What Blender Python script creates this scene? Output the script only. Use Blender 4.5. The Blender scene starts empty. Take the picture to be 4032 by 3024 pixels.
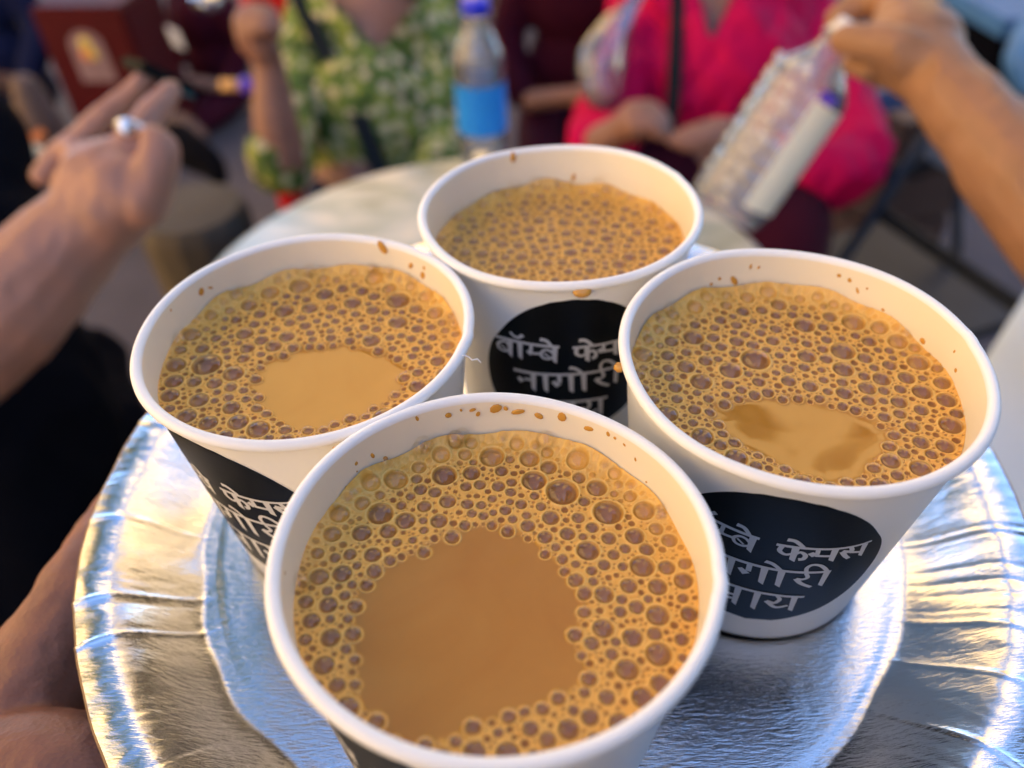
import bpy, bmesh, math, random
import numpy as np
from mathutils import Vector, Matrix

# ------------------------------------------------------------------ camera, world, sun
scene = bpy.context.scene
C = scene.collection
CAMZ = 1.43                       # lens height above the pavement
ZR = CAMZ - 0.10275               # height of the cup rims
O = np.array([0.0, 0.0, CAMZ])
FW = np.array([0.0, 0.73496886, -0.67810086])
RT_ = np.array([0.99904091, -0.02969175, -0.03218181])
UP = np.array([0.04378663, 0.6774505, 0.73426395])
FPX = 3100.0                      # focal length in photo pixels (4032 wide)

cam_d = bpy.data.cameras.new('camera')
cam = bpy.data.objects.new('camera', cam_d); C.objects.link(cam)
cam_d.sensor_width = 36.0
cam_d.lens = 36.0 * FPX / 4032.0
cam_d.clip_start = 0.005; cam_d.clip_end = 500
cam_d.dof.use_dof = True
cam_d.dof.focus_distance = 0.150
cam_d.dof.aperture_fstop = cam_d.lens / 3.2      # a pupil 3.2 mm wide
m = Matrix.Identity(4)
for i in range(3):
    m[i][0] = RT_[i]; m[i][1] = UP[i]; m[i][2] = -FW[i]; m[i][3] = O[i]
cam.matrix_world = m
scene.camera = cam

SUN_EL, SUN_AZ = 41.0, 132.0      # azimuth clockwise from +y (view direction)
world = bpy.data.worlds.new('World'); scene.world = world; world.use_nodes = True
wn = world.node_tree
sky = wn.nodes.new('ShaderNodeTexSky'); sky.sky_type = 'NISHITA'; sky.sun_disc = False
sky.sun_elevation = math.radians(SUN_EL); sky.sun_rotation = math.radians(SUN_AZ)
sky.air_density = 0.8; sky.dust_density = 0.2; sky.ozone_density = 2.6
bg = wn.nodes['Background']; bg.inputs[1].default_value = 0.09
wn.links.new(sky.outputs[0], bg.inputs[0])
sun_d = bpy.data.lights.new('sun', 'SUN'); sun_d.energy = 5.0; sun_d.angle = math.radians(0.5)
sun_d.color = (1.0, 0.86, 0.64)
sun = bpy.data.objects.new('sun', sun_d); C.objects.link(sun)
az, el = math.radians(SUN_AZ), math.radians(SUN_EL)
to_sun = Vector((math.sin(az) * math.cos(el), math.cos(az) * math.cos(el), math.sin(el)))
sun.rotation_euler = to_sun.to_track_quat('Z', 'Y').to_euler(); sun.location = (0, 0, 20)

scene.render.engine = 'CYCLES'
scene.view_settings.view_transform = 'Standard'; scene.view_settings.look = 'None'
scene.view_settings.exposure = 2.6; scene.view_settings.gamma = 1.0
scene.cycles.use_denoising = True
try: scene.cycles.denoiser = 'OPENIMAGEDENOISE'
except Exception: pass
scene.cycles.max_bounces = 8; scene.cycles.diffuse_bounces = 5; scene.cycles.glossy_bounces = 5
scene.cycles.transparent_max_bounces = 24; scene.cycles.transmission_bounces = 6
scene.cycles.sample_clamp_indirect = 6.0
scene.cycles.caustics_reflective = False; scene.cycles.caustics_refractive = False

# ------------------------------------------------------------------ helpers
def at(px, py, d):
    """the point that lies d metres deep in front of the lens, d measured along the view axis"""
    return Vector(O + (FW + RT_ * ((px - 2016) / FPX) - UP * ((py - 1512) / FPX)) * d)

def on_z(px, py, z):
    r = FW + RT_ * ((px - 2016) / FPX) - UP * ((py - 1512) / FPX)
    return Vector(O + r * ((z - O[2]) / r[2]))

def link(name, me, mat=None, parent=None, smooth=True):
    o = bpy.data.objects.new(name, me); C.objects.link(o)
    if mat is not None:
        me.materials.clear(); me.materials.append(mat)
    if parent is not None: o.parent = parent
    if smooth:
        me.polygons.foreach_set('use_smooth', [True] * len(me.polygons))
    return o

def mesh(name, v, f):
    me = bpy.data.meshes.new(name); me.from_pydata([tuple(p) for p in v], [], f); me.update(); return me

def tag(o, label=None, cat=None, group=None, kind=None):
    if label: o['label'] = label
    if cat: o['category'] = cat
    if group: o['group'] = group
    if kind: o['kind'] = kind
    return o

def empty(name, loc, label=None, cat=None, group=None, rz=0.0):
    o = bpy.data.objects.new(name, None); C.objects.link(o)
    o.location = loc; o.rotation_euler = (0, 0, rz); o.empty_display_size = 0.02
    return tag(o, label, cat, group)

def shifted(o, root):
    """keep a world-space mesh in place under a root that has a location"""
    o.data.transform(Matrix.Translation(-Vector(root.location)))
    o.parent = root
    return o

def lathe(prof, n=96, close=False, a0=0.0, a1=None):
    v, f = [], []
    full = a1 is None
    seg = n if full else n + 1
    a1_ = a0 + 2 * math.pi if full else a1
    for r, z in prof:
        for j in range(seg):
            a = a0 + (a1_ - a0) * j / n
            v.append((r * math.sin(a), -r * math.cos(a), z))
    for i in range(len(prof) - 1):
        for j in range(n):
            k = (j + 1) % seg if full else j + 1
            f.append((i * seg + j, i * seg + k, (i + 1) * seg + k, (i + 1) * seg + j))
    if close and full:
        f.append(tuple(range(seg - 1, -1, -1))); b = (len(prof) - 1) * seg
        f.append(tuple(range(b, b + seg)))
    return v, f

def bm_box(bm, lo, hi, bev=0.0):
    t = bmesh.new(); bmesh.ops.create_cube(t, size=1.0)
    lo, hi = Vector(lo), Vector(hi)
    for p in t.verts:
        p.co = Vector([(lo[i] + hi[i]) / 2 + p.co[i] * (hi[i] - lo[i]) for i in range(3)])
    if bev > 0:
        bmesh.ops.bevel(t, geom=list(t.edges), offset=bev, segments=2, affect='EDGES')
    me = bpy.data.meshes.new('t'); t.to_mesh(me); t.free(); bm.from_mesh(me); bpy.data.meshes.remove(me)

def box(name, lo, hi, mat, parent=None, bev=0.004):
    bm = bmesh.new(); bm_box(bm, lo, hi, bev)
    me = bpy.data.meshes.new(name); bm.to_mesh(me); bm.free()
    return link(name, me, mat, parent, smooth=False)

def tube_geo(pts, n=12, caps=True):
    """pts: list of (Vector, radius)"""
    v, f = [], []
    P = [Vector(p) for p, r in pts]
    prev = None
    for i, (p, r) in enumerate(pts):
        d = (P[min(i + 1, len(P) - 1)] - P[max(i - 1, 0)]).normalized()
        if prev is None:
            a = d.orthogonal().normalized()
        else:
            a = (prev - d * prev.dot(d)).normalized()
        prev = a; b = d.cross(a)
        for j in range(n):
            t = 2 * math.pi * j / n
            v.append(P[i] + (a * math.cos(t) + b * math.sin(t)) * r)
    for i in range(len(pts) - 1):
        for j in range(n):
            k = (j + 1) % n
            f.append((i * n + j, i * n + k, (i + 1) * n + k, (i + 1) * n + j))
    if caps:
        f.append(tuple(range(n - 1, -1, -1))); b = (len(pts) - 1) * n; f.append(tuple(range(b, b + n)))
    return v, f

def tube(name, pts, mat, parent=None, n=12):
    v, f = tube_geo([(Vector(p), r) for p, r in pts], n)
    return link(name, mesh(name, v, f), mat, parent)

def spline(pts, n=6):
    """Catmull-Rom through tuples"""
    P = [np.array(p, float) for p in pts]
    if len(P) == 2:
        return [P[0] + (P[1] - P[0]) * t for t in np.linspace(0, 1, n)]
    Q = [2 * P[0] - P[1]] + P + [2 * P[-1] - P[-2]]
    out = []
    for i in range(1, len(Q) - 2):
        for t in np.linspace(0, 1, n, endpoint=False):
            a, b, c, d = Q[i - 1], Q[i], Q[i + 1], Q[i + 2]
            out.append(0.5 * (2 * b + (c - a) * t + (2 * a - 5 * b + 4 * c - d) * t * t + (3 * b - a - 3 * c + d) * t ** 3))
    out.append(P[-1]); return out

def organic(name, chains, ells, voxel, smooth_it, mat, parent, cut=None, wrinkle=None):
    """one continuous skin over tapered limbs (chains of (point, radius)) and ellipsoids"""
    bm = bmesh.new()
    for ch in chains:
        ch = [(Vector(p), r) for p, r in ch]
        s = spline([(*p, r) for p, r in ch], 5)
        v, f = tube_geo([(Vector(q[:3]), max(q[3], voxel * 0.9)) for q in s], 14)
        vs = [bm.verts.new(p) for p in v]
        for q in f: bm.faces.new([vs[i] for i in q])
        for p, r in (ch[0], ch[-1]):
            bmesh.ops.create_icosphere(bm, subdivisions=2, radius=r * 0.985, matrix=Matrix.Translation(p))
    for e in ells:
        c, rad = Vector(e[0]), e[1]
        rot = e[2] if len(e) > 2 else Matrix.Identity(3)
        M = Matrix.Translation(c) @ rot.to_4x4() @ Matrix.Diagonal((*rad, 1))
        bmesh.ops.create_icosphere(bm, subdivisions=3, radius=1.0, matrix=M)
    me = bpy.data.meshes.new(name + '_raw'); bm.to_mesh(me); bm.free()
    o = bpy.data.objects.new(name + '_raw', me); C.objects.link(o)
    r = o.modifiers.new('r', 'REMESH'); r.mode = 'VOXEL'; r.voxel_size = voxel; r.use_smooth_shade = True
    s = o.modifiers.new('s', 'SMOOTH'); s.factor = 0.5; s.iterations = smooth_it
    dg = bpy.context.evaluated_depsgraph_get()
    out = bpy.data.meshes.new_from_object(o.evaluated_get(dg))
    bpy.data.objects.remove(o); bpy.data.meshes.remove(me)
    if wrinkle is not None:             # hanging folds in cloth
        from mathutils import noise
        amp, sc_ = wrinkle
        nv = len(out.vertices); nrm = np.zeros(nv * 3, np.float32); out.vertices.foreach_get('normal', nrm); nrm = nrm.reshape(-1, 3)
        cos = np.zeros(nv * 3, np.float32); out.vertices.foreach_get('co', cos); cos = cos.reshape(-1, 3).astype(float)
        for vi in range(nv):
            c = Vector(cos[vi])
            w = noise.noise(Vector((c.x * sc_ + c.z * sc_ * 0.5, c.y * sc_, c.z * sc_ * 0.35)))
            w2 = noise.noise(Vector((c.x * sc_ * 2.3 - c.z * sc_, c.y * sc_ * 2, c.z * sc_ * 1.1 + 7)))
            cos[vi] += nrm[vi] * amp * ((1 - abs(w) * 2.2) + 0.45 * (1 - abs(w2) * 2.2) - 0.6)
        out.vertices.foreach_set('co', cos.astype(np.float32).ravel())
        out.update()
    if cut is not None:
        bm = bmesh.new(); bm.from_mesh(out)
        dead = [f for f in bm.faces if cut(f.calc_center_median(), f.normal)]
        bmesh.ops.delete(bm, geom=dead, context='FACES'); bm.to_mesh(out); bm.free()
    out.name = name
    ob = link(name, out, mat)
    if parent is not None: shifted(ob, parent)
    return ob

# ------------------------------------------------------------------ materials
def new_mat(name):
    m = bpy.data.materials.new(name); m.use_nodes = True
    return m, m.node_tree, m.node_tree.nodes['Principled BSDF']

def N(nt, t, **kw):
    n = nt.nodes.new(t)
    for k, v in kw.items():
        if k.startswith('i_'): n.inputs[int(k[2:])].default_value = v
        else: setattr(n, k, v)
    return n

def simple(name, col, rough=0.6, var=0.15, scale=20.0, bump=0.0, bscale=200.0, metal=0.0, spec=0.5, bdist=0.001, coat=0.0, sheen=0.0):
    m, nt, b = new_mat(name)
    tc = N(nt, 'ShaderNodeTexCoord')
    no = N(nt, 'ShaderNodeTexNoise'); no.inputs['Scale'].default_value = scale; no.inputs['Detail'].default_value = 5
    nt.links.new(tc.outputs['Object'], no.inputs['Vector'])
    mx = N(nt, 'ShaderNodeMix', data_type='RGBA')
    mx.inputs[6].default_value = (*[c * (1 - var) for c in col], 1); mx.inputs[7].default_value = (*[min(1, c * (1 + var)) for c in col], 1)
    nt.links.new(no.outputs[0], mx.inputs[0]); nt.links.new(mx.outputs[2], b.inputs['Base Color'])
    b.inputs['Roughness'].default_value = rough; b.inputs['Metallic'].default_value = metal
    b.inputs['Specular IOR Level'].default_value = spec; b.inputs['Coat Weight'].default_value = coat
    b.inputs['Sheen Weight'].default_value = sheen
    if bump > 0:
        n2 = N(nt, 'ShaderNodeTexNoise'); n2.inputs['Scale'].default_value = bscale; n2.inputs['Detail'].default_value = 4
        nt.links.new(tc.outputs['Object'], n2.inputs['Vector'])
        bp = N(nt, 'ShaderNodeBump'); bp.inputs['Strength'].default_value = bump; bp.inputs['Distance'].default_value = bdist
        nt.links.new(n2.outputs[0], bp.inputs['Height']); nt.links.new(bp.outputs[0], b.inputs['Normal'])
    return m

M = {}
M['paper'] = simple('cup_paper', (0.90, 0.885, 0.85), 0.42, 0.02, 60, 0.12, 900, bdist=0.0002)
M['lining'] = simple('cup_lining_warmlit', (0.91, 0.84, 0.68), 0.36, 0.03, 40, 0.08, 900, bdist=0.0002)  # inner wall; cream tint stands in for warm light bouncing inside the cup
def tide(m):
    nt = m.node_tree; b = nt.nodes['Principled BSDF']; src = b.inputs['Base Color'].links[0].from_socket
    tc = N(nt, 'ShaderNodeTexCoord'); sp = N(nt, 'ShaderNodeSeparateXYZ'); nt.links.new(tc.outputs['Object'], sp.inputs[0])
    no = N(nt, 'ShaderNodeTexNoise'); no.inputs['Scale'].default_value = 130; no.inputs['Detail'].default_value = 5; nt.links.new(tc.outputs['Object'], no.inputs['Vector'])
    ma = N(nt, 'ShaderNodeMath', operation='MULTIPLY_ADD'); ma.inputs[1].default_value = 0.006; nt.links.new(no.outputs[0], ma.inputs[0]); nt.links.new(sp.outputs[2], ma.inputs[2])
    mr = N(nt, 'ShaderNodeMapRange'); mr.inputs[1].default_value = 0.0590; mr.inputs[2].default_value = 0.0370; nt.links.new(ma.outputs[0], mr.inputs[0])
    n2 = N(nt, 'ShaderNodeTexNoise'); n2.inputs['Scale'].default_value = 320; nt.links.new(tc.outputs['Object'], n2.inputs['Vector'])
    mu = N(nt, 'ShaderNodeMath', operation='MULTIPLY'); nt.links.new(mr.outputs[0], mu.inputs[0]); nt.links.new(n2.outputs[0], mu.inputs[1])
    mx = N(nt, 'ShaderNodeMix', data_type='RGBA'); mx.inputs[7].default_value = (0.72, 0.50, 0.22, 1)
    nt.links.new(mu.outputs[0], mx.inputs[0]); nt.links.new(src, mx.inputs[6]); nt.links.new(mx.outputs[2], b.inputs['Base Color'])
tide(M['lining'])
M['print'] = simple('print_black', (0.004, 0.0045, 0.005), 0.45, 0.2, 80, 0.1, 900, bdist=0.0002, spec=0.10)
M['letters'] = simple('print_white', (0.68, 0.68, 0.69), 0.45, 0.03, 60)
M['skin_pale'] = simple('skin_pale', (0.38, 0.18, 0.12), 0.5, 0.24, 38, 0.25, 500, bdist=0.0006, spec=0.4)
M['skin_tan'] = simple('skin_tan', (0.33, 0.155, 0.07), 0.48, 0.24, 38, 0.25, 500, bdist=0.0006, spec=0.4)
M['skin_mid'] = simple('skin_mid', (0.30, 0.135, 0.085), 0.5, 0.24, 38, 0.2, 300, bdist=0.001, spec=0.4)
M['skin_dark'] = simple('skin_dark', (0.22, 0.095, 0.05), 0.5, 0.10, 25, spec=0.4)
M['black_cloth'] = simple('black_cloth', (0.003, 0.003, 0.005), 0.9, 0.3, 30, 0.3, 400, spec=0.05)
M['navy_cloth'] = simple('navy_cloth', (0.008, 0.010, 0.035), 0.9, 0.3, 12, spec=0.12)
M['maroon_cloth'] = simple('maroon_cloth', (0.045, 0.003, 0.011), 0.85, 0.3, 12, spec=0.12)
M['red_cloth'] = simple('red_cloth', (0.42, 0.012, 0.015), 0.8, 0.2, 12, spec=0.12)
M['pink_cloth'] = simple('pink_cloth', (0.56, 0.0005, 0.065), 0.7, 0.14, 9, 0.8, 16, bdist=0.02, spec=0.12)
M['strap'] = simple('strap_black', (0.008, 0.012, 0.014), 0.7, 0.2, 20, spec=0.12)
M['blue_plastic'] = simple('blue_plastic', (0.02, 0.12, 0.62), 0.35, 0.05, 10)
M['cap_blue'] = simple('cap_blue', (0.01, 0.02, 0.62), 0.35, 0.05, 10)
M['label_blue'] = simple('label_blue', (0.01, 0.27, 0.85), 0.4, 0.25, 14)
M['cap_white'] = simple('cap_white', (0.8, 0.8, 0.8), 0.35, 0.02, 10)
M['label_cream'] = simple('label_cream', (0.86, 0.80, 0.62), 0.4, 0.05, 14)  # cream label; its pale colour also stands in for light caught there
M['steel'] = simple('steel', (0.75, 0.76, 0.78), 0.25, 0.05, 30, metal=1.0)
M['silver'] = simple('silver', (0.8, 0.8, 0.82), 0.32, 0.03, 60, metal=1.0)
M['darkmetal'] = simple('dark_metal', (0.03, 0.035, 0.045), 0.4, 0.3, 20, metal=0.3, spec=0.12)
M['bluemetal'] = simple('blue_metal', (0.07, 0.12, 0.24), 0.35, 0.2, 20)
M['cabinet'] = simple('cabinet_red', (0.065, 0.0015, 0.003), 0.55, 0.25, 8, spec=0.15)
M['emblem_grey'] = simple('emblem_grey', (0.24, 0.13, 0.12), 0.6, 0.25, 18)
M['emblem_yellow'] = simple('emblem_yellow', (0.62, 0.42, 0.08), 0.6, 0.2, 30)
M['emblem_orange'] = simple('emblem_orange', (0.62, 0.17, 0.04), 0.6, 0.2, 30)
M['paper_white'] = simple('paper_white', (0.8, 0.82, 0.88), 0.6, 0.03, 20)
M['stone'] = simple('stone_block', (0.09, 0.07, 0.05), 0.85, 0.35, 14, 0.5, 60, bdist=0.004)
M['step'] = simple('step_stone', (0.14, 0.095, 0.08), 0.85, 0.3, 5, 0.4, 40, bdist=0.004)
M['white_plastic'] = simple('white_plastic', (0.62, 0.68, 0.68), 0.4, 0.04, 6)
M['cream_cloth'] = simple('cream_cloth', (0.72, 0.58, 0.36), 0.8, 0.15, 10)
M['orange_sack'] = simple('orange_sack', (0.78, 0.42, 0.14), 0.8, 0.35, 14, 0.6, 30, bdist=0.01)
M['lightblue'] = simple('light_blue', (0.07, 0.20, 0.40), 0.5, 0.15, 10)
M['purple'] = simple('purple_plastic', (0.10, 0.05, 0.6), 0.4, 0.05, 10)
M['phone'] = simple('phone_black', (0.006, 0.008, 0.010), 0.5, 0.1, 10, spec=0.1)
M['teal'] = simple('teal_plastic', (0.01, 0.16, 0.2), 0.3, 0.1, 10)
M['brown_leather'] = simple('brown_leather', (0.10, 0.05, 0.035), 0.6, 0.2, 20)
M['kraft'] = simple('kraft_edge', (0.38, 0.22, 0.09), 0.8, 0.3, 300)
M['wall_cream'] = simple('wall_cream', (0.76, 0.56, 0.30), 0.9, 0.1, 2)
M['wall_grey'] = simple('wall_grey', (0.42, 0.36, 0.30), 0.9, 0.15, 2)
M['wall_slate'] = simple('wall_slate', (0.05, 0.085, 0.095), 0.9, 0.15, 2)
M['wood'] = simple('window_wood', (0.10, 0.05, 0.025), 0.6, 0.2, 6)
M['winglass'] = simple('window_glass', (0.02, 0.03, 0.04), 0.08, 0.1, 2)
M['bark'] = simple('bark', (0.10, 0.07, 0.05), 0.9, 0.3, 20, 0.6, 40, bdist=0.01)
M['leaf'] = simple('leaf', (0.05, 0.10, 0.025), 0.6, 0.5, 3)
M['drop'] = simple('tea_drop', (0.60, 0.30, 0.05), 0.1, 0.1, 100)
M['floss'] = simple('paper_fibre', (0.85, 0.86, 0.9), 0.7, 0.02, 60)

def skin_hand(name, col):
    """close-up skin: mottled tone, fine wrinkle lines across the fingers"""
    m, nt, b = new_mat(name)
    tc = N(nt, 'ShaderNodeTexCoord')
    no = N(nt, 'ShaderNodeTexNoise'); no.inputs['Scale'].default_value = 90; no.inputs['Detail'].default_value = 6
    nt.links.new(tc.outputs['Object'], no.inputs['Vector'])
    cr = N(nt, 'ShaderNodeValToRGB')
    cr.color_ramp.elements[0].position = 0.3; cr.color_ramp.elements[0].color = (*[c * 0.8 for c in col], 1)
    cr.color_ramp.elements[1].position = 0.7; cr.color_ramp.elements[1].color = (col[0] * 1.12, col[1] * 1.05, col[2] * 1.0, 1)
    nt.links.new(no.outputs[0], cr.inputs[0]); nt.links.new(cr.outputs[0], b.inputs['Base Color'])
    wv = N(nt, 'ShaderNodeTexWave'); wv.inputs['Scale'].default_value = 330; wv.inputs['Distortion'].default_value = 9
    wv.inputs['Detail'].default_value = 3; wv.inputs['Detail Scale'].default_value = 1.2
    mp = N(nt, 'ShaderNodeMapping'); mp.inputs['Rotation'].default_value = (0.2, 0.4, 1.1)
    nt.links.new(tc.outputs['Object'], mp.inputs[0]); nt.links.new(mp.outputs[0], wv.inputs['Vector'])
    vo = N(nt, 'ShaderNodeTexVoronoi'); vo.inputs['Scale'].default_value = 900
    nt.links.new(tc.outputs['Object'], vo.inputs['Vector'])
    ad = N(nt, 'ShaderNodeMath', operation='ADD')
    wm_ = N(nt, 'ShaderNodeMath', operation='MULTIPLY'); wm_.inputs[1].default_value = 0.35; nt.links.new(wv.outputs[1], wm_.inputs[0]); nt.links.new(wm_.outputs[0], ad.inputs[0]); nt.links.new(vo.outputs[0], ad.inputs[1])
    bp = N(nt, 'ShaderNodeBump'); bp.inputs['Strength'].default_value = 0.28; bp.inputs['Distance'].default_value = 0.0004
    nt.links.new(ad.outputs[0], bp.inputs['Height']); nt.links.new(bp.outputs[0], b.inputs['Normal'])
    b.inputs['Roughness'].default_value = 0.5; b.inputs['Specular IOR Level'].default_value = 0.35
    b.inputs['Subsurface Weight'].default_value = 0.15; b.inputs['Subsurface Radius'].default_value = (0.004, 0.0015, 0.001)
    b.inputs['Subsurface Scale'].default_value = 1.0
    return m
M['skin_hold'] = skin_hand('skin_holder', (0.26, 0.12, 0.078))

def tea_mat():
    m, nt, b = new_mat('milk_tea')
    at_ = N(nt, 'ShaderNodeAttribute'); at_.attribute_name = 'froth'
    tc = N(nt, 'ShaderNodeTexCoord')
    no = N(nt, 'ShaderNodeTexNoise'); no.inputs['Scale'].default_value = 45; no.inputs['Detail'].default_value = 6; no.inputs['Distortion'].default_value = 1.5
    nt.links.new(tc.outputs['Object'], no.inputs['Vector'])
    r1 = N(nt, 'ShaderNodeValToRGB')      # swirls of milk skin on the open tea
    r1.color_ramp.elements[0].position = 0.35; r1.color_ramp.elements[0].color = (0.43, 0.175, 0.011, 1)
    r1.color_ramp.elements[1].position = 0.62; r1.color_ramp.elements[1].color = (0.46, 0.20, 0.018, 1)
    nt.links.new(no.outputs[0], r1.inputs[0])
    r2 = N(nt, 'ShaderNodeValToRGB')      # from clear bubble floor to dry froth
    e = r2.color_ramp.elements
    e[0].position = 0.0; e[0].color = (0.19, 0.056, 0.004, 1)
    e[1].position = 1.0; e[1].color = (0.90, 0.58, 0.16, 1)
    x = e.new(0.5); x.color = (0.74, 0.36, 0.052, 1)
    nt.links.new(at_.outputs['Fac'], r2.inputs[0])
    a2 = N(nt, 'ShaderNodeAttribute'); a2.attribute_name = 'cover'
    mx = N(nt, 'ShaderNodeMix', data_type='RGBA')
    nt.links.new(a2.outputs['Fac'], mx.inputs[0]); nt.links.new(r1.outputs[0], mx.inputs[6]); nt.links.new(r2.outputs[0], mx.inputs[7])
    nt.links.new(mx.outputs[2], b.inputs['Base Color'])
    rr = N(nt, 'ShaderNodeMapRange'); rr.inputs[3].default_value = 0.035; rr.inputs[4].default_value = 0.4
    nt.links.new(a2.outputs['Fac'], rr.inputs[0]); nt.links.new(rr.outputs[0], b.inputs['Roughness'])
    n2 = N(nt, 'ShaderNodeTexNoise'); n2.inputs['Scale'].default_value = 1500; n2.inputs['Detail'].default_value = 2
    nt.links.new(tc.outputs['Object'], n2.inputs['Vector'])
    ml = N(nt, 'ShaderNodeMath', operation='MULTIPLY'); nt.links.new(n2.outputs[0], ml.inputs[0]); nt.links.new(a2.outputs['Fac'], ml.inputs[1])
    bp = N(nt, 'ShaderNodeBump'); bp.inputs['Strength'].default_value = 0.35; bp.inputs['Distance'].default_value = 0.0002
    nt.links.new(ml.outputs[0], bp.inputs['Height']); nt.links.new(bp.outputs[0], b.inputs['Normal'])
    b.inputs['IOR'].default_value = 1.45
    return m
M['tea'] = tea_mat()

def film(name, tint, boost=1.0, haze=0.0, rough=0.02, ior=1.4, top=1.0):
    """thin clear skin: see-through with a Fresnel shine"""
    m, nt, b = new_mat(name); nt.nodes.remove(b)
    out = nt.nodes['Material Output']
    tr = N(nt, 'ShaderNodeBsdfTransparent'); tr.inputs[0].default_value = (*tint, 1)
    gl = N(nt, 'ShaderNodeBsdfGlossy'); gl.inputs['Roughness'].default_value = rough
    fr = N(nt, 'ShaderNodeFresnel'); fr.inputs[0].default_value = ior
    mu = N(nt, 'ShaderNodeMath', operation='MULTIPLY'); mu.inputs[1].default_value = boost; mu.use_clamp = True
    nt.links.new(fr.outputs[0], mu.inputs[0])
    mn = N(nt, 'ShaderNodeMath', operation='MINIMUM'); mn.inputs[1].default_value = top; nt.links.new(mu.outputs[0], mn.inputs[0])
    src = tr.outputs[0]
    if haze > 0:
        df = N(nt, 'ShaderNodeBsdfDiffuse'); df.inputs[0].default_value = (0.85, 0.86, 0.9, 1)
        m1 = N(nt, 'ShaderNodeMixShader'); m1.inputs[0].default_value = haze
        nt.links.new(tr.outputs[0], m1.inputs[1]); nt.links.new(df.outputs[0], m1.inputs[2]); src = m1.outputs[0]
    mx = N(nt, 'ShaderNodeMixShader')
    nt.links.new(mn.outputs[0], mx.inputs[0]); nt.links.new(src, mx.inputs[1]); nt.links.new(gl.outputs[0], mx.inputs[2])
    nt.links.new(mx.outputs[0], out.inputs['Surface'])
    return m
M['bubble'] = film('bubble_film', (0.99, 0.97, 0.93), 1.9, top=0.28, rough=0.0)
M['pet'] = film('clear_plastic', (0.93, 0.95, 0.97), 2.2, 0.14, 0.03, 1.5)
M['pet_milky'] = film('worn_clear_plastic', (0.95, 0.92, 0.94), 2.0, 0.22, 0.04, 1.45)
M['polybag'] = film('thin_plastic_bag', (0.72, 0.78, 0.9), 1.8, 0.14, 0.08, 1.5)

def foil_mat():
    m, nt, b = new_mat('silver_foil')
    tc = N(nt, 'ShaderNodeTexCoord')
    b.inputs['Base Color'].default_value = (0.80, 0.82, 0.85, 1); b.inputs['Metallic'].default_value = 1.0
    b.inputs['Roughness'].default_value = 0.035
    mp = N(nt, 'ShaderNodeMapping'); mp.inputs['Scale'].default_value = (1.0, 4.5, 1.0); mp.inputs['Rotation'].default_value = (0, 0, 0.35)
    nt.links.new(tc.outputs['Object'], mp.inputs[0])
    n1 = N(nt, 'ShaderNodeTexNoise'); n1.inputs['Scale'].default_value = 330; n1.inputs['Detail'].default_value = 5; n1.inputs['Roughness'].default_value = 0.6
    nt.links.new(mp.outputs[0], n1.inputs['Vector'])
    n2 = N(nt, 'ShaderNodeTexNoise'); n2.inputs['Scale'].default_value = 32; n2.inputs['Detail'].default_value = 4
    nt.links.new(tc.outputs['Object'], n2.inputs['Vector'])
    b1 = N(nt, 'ShaderNodeBump'); b1.inputs['Strength'].default_value = 0.30; b1.inputs['Distance'].default_value = 0.0005
    b2 = N(nt, 'ShaderNodeBump'); b2.inputs['Strength'].default_value = 0.30; b2.inputs['Distance'].default_value = 0.003
    nt.links.new(n1.outputs[0], b1.inputs['Height']); nt.links.new(n2.outputs[0], b2.inputs['Height'])
    vo = N(nt, 'ShaderNodeTexVoronoi', feature='DISTANCE_TO_EDGE'); vo.inputs['Scale'].default_value = 26
    wp = N(nt, 'ShaderNodeVectorMath', operation='MULTIPLY_ADD'); wp.inputs[1].default_value = (0.02, 0.02, 0.02)
    nt.links.new(n2.outputs['Color'], wp.inputs[0]); nt.links.new(mp.outputs[0], wp.inputs[2]); nt.links.new(wp.outputs[0], vo.inputs['Vector'])
    mr = N(nt, 'ShaderNodeMapRange'); mr.inputs[2].default_value = 0.05; nt.links.new(vo.outputs['Distance'], mr.inputs[0])
    b3 = N(nt, 'ShaderNodeBump'); b3.inputs['Strength'].default_value = 0.06; b3.inputs['Distance'].default_value = 0.0004
    nt.links.new(mr.outputs[0], b3.inputs['Height']); nt.links.new(b2.outputs[0], b3.inputs['Normal'])
    nt.links.new(b3.outputs[0], b1.inputs['Normal']); nt.links.new(b1.outputs[0], b.inputs['Normal'])
    return m
M['foil'] = foil_mat()

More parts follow.
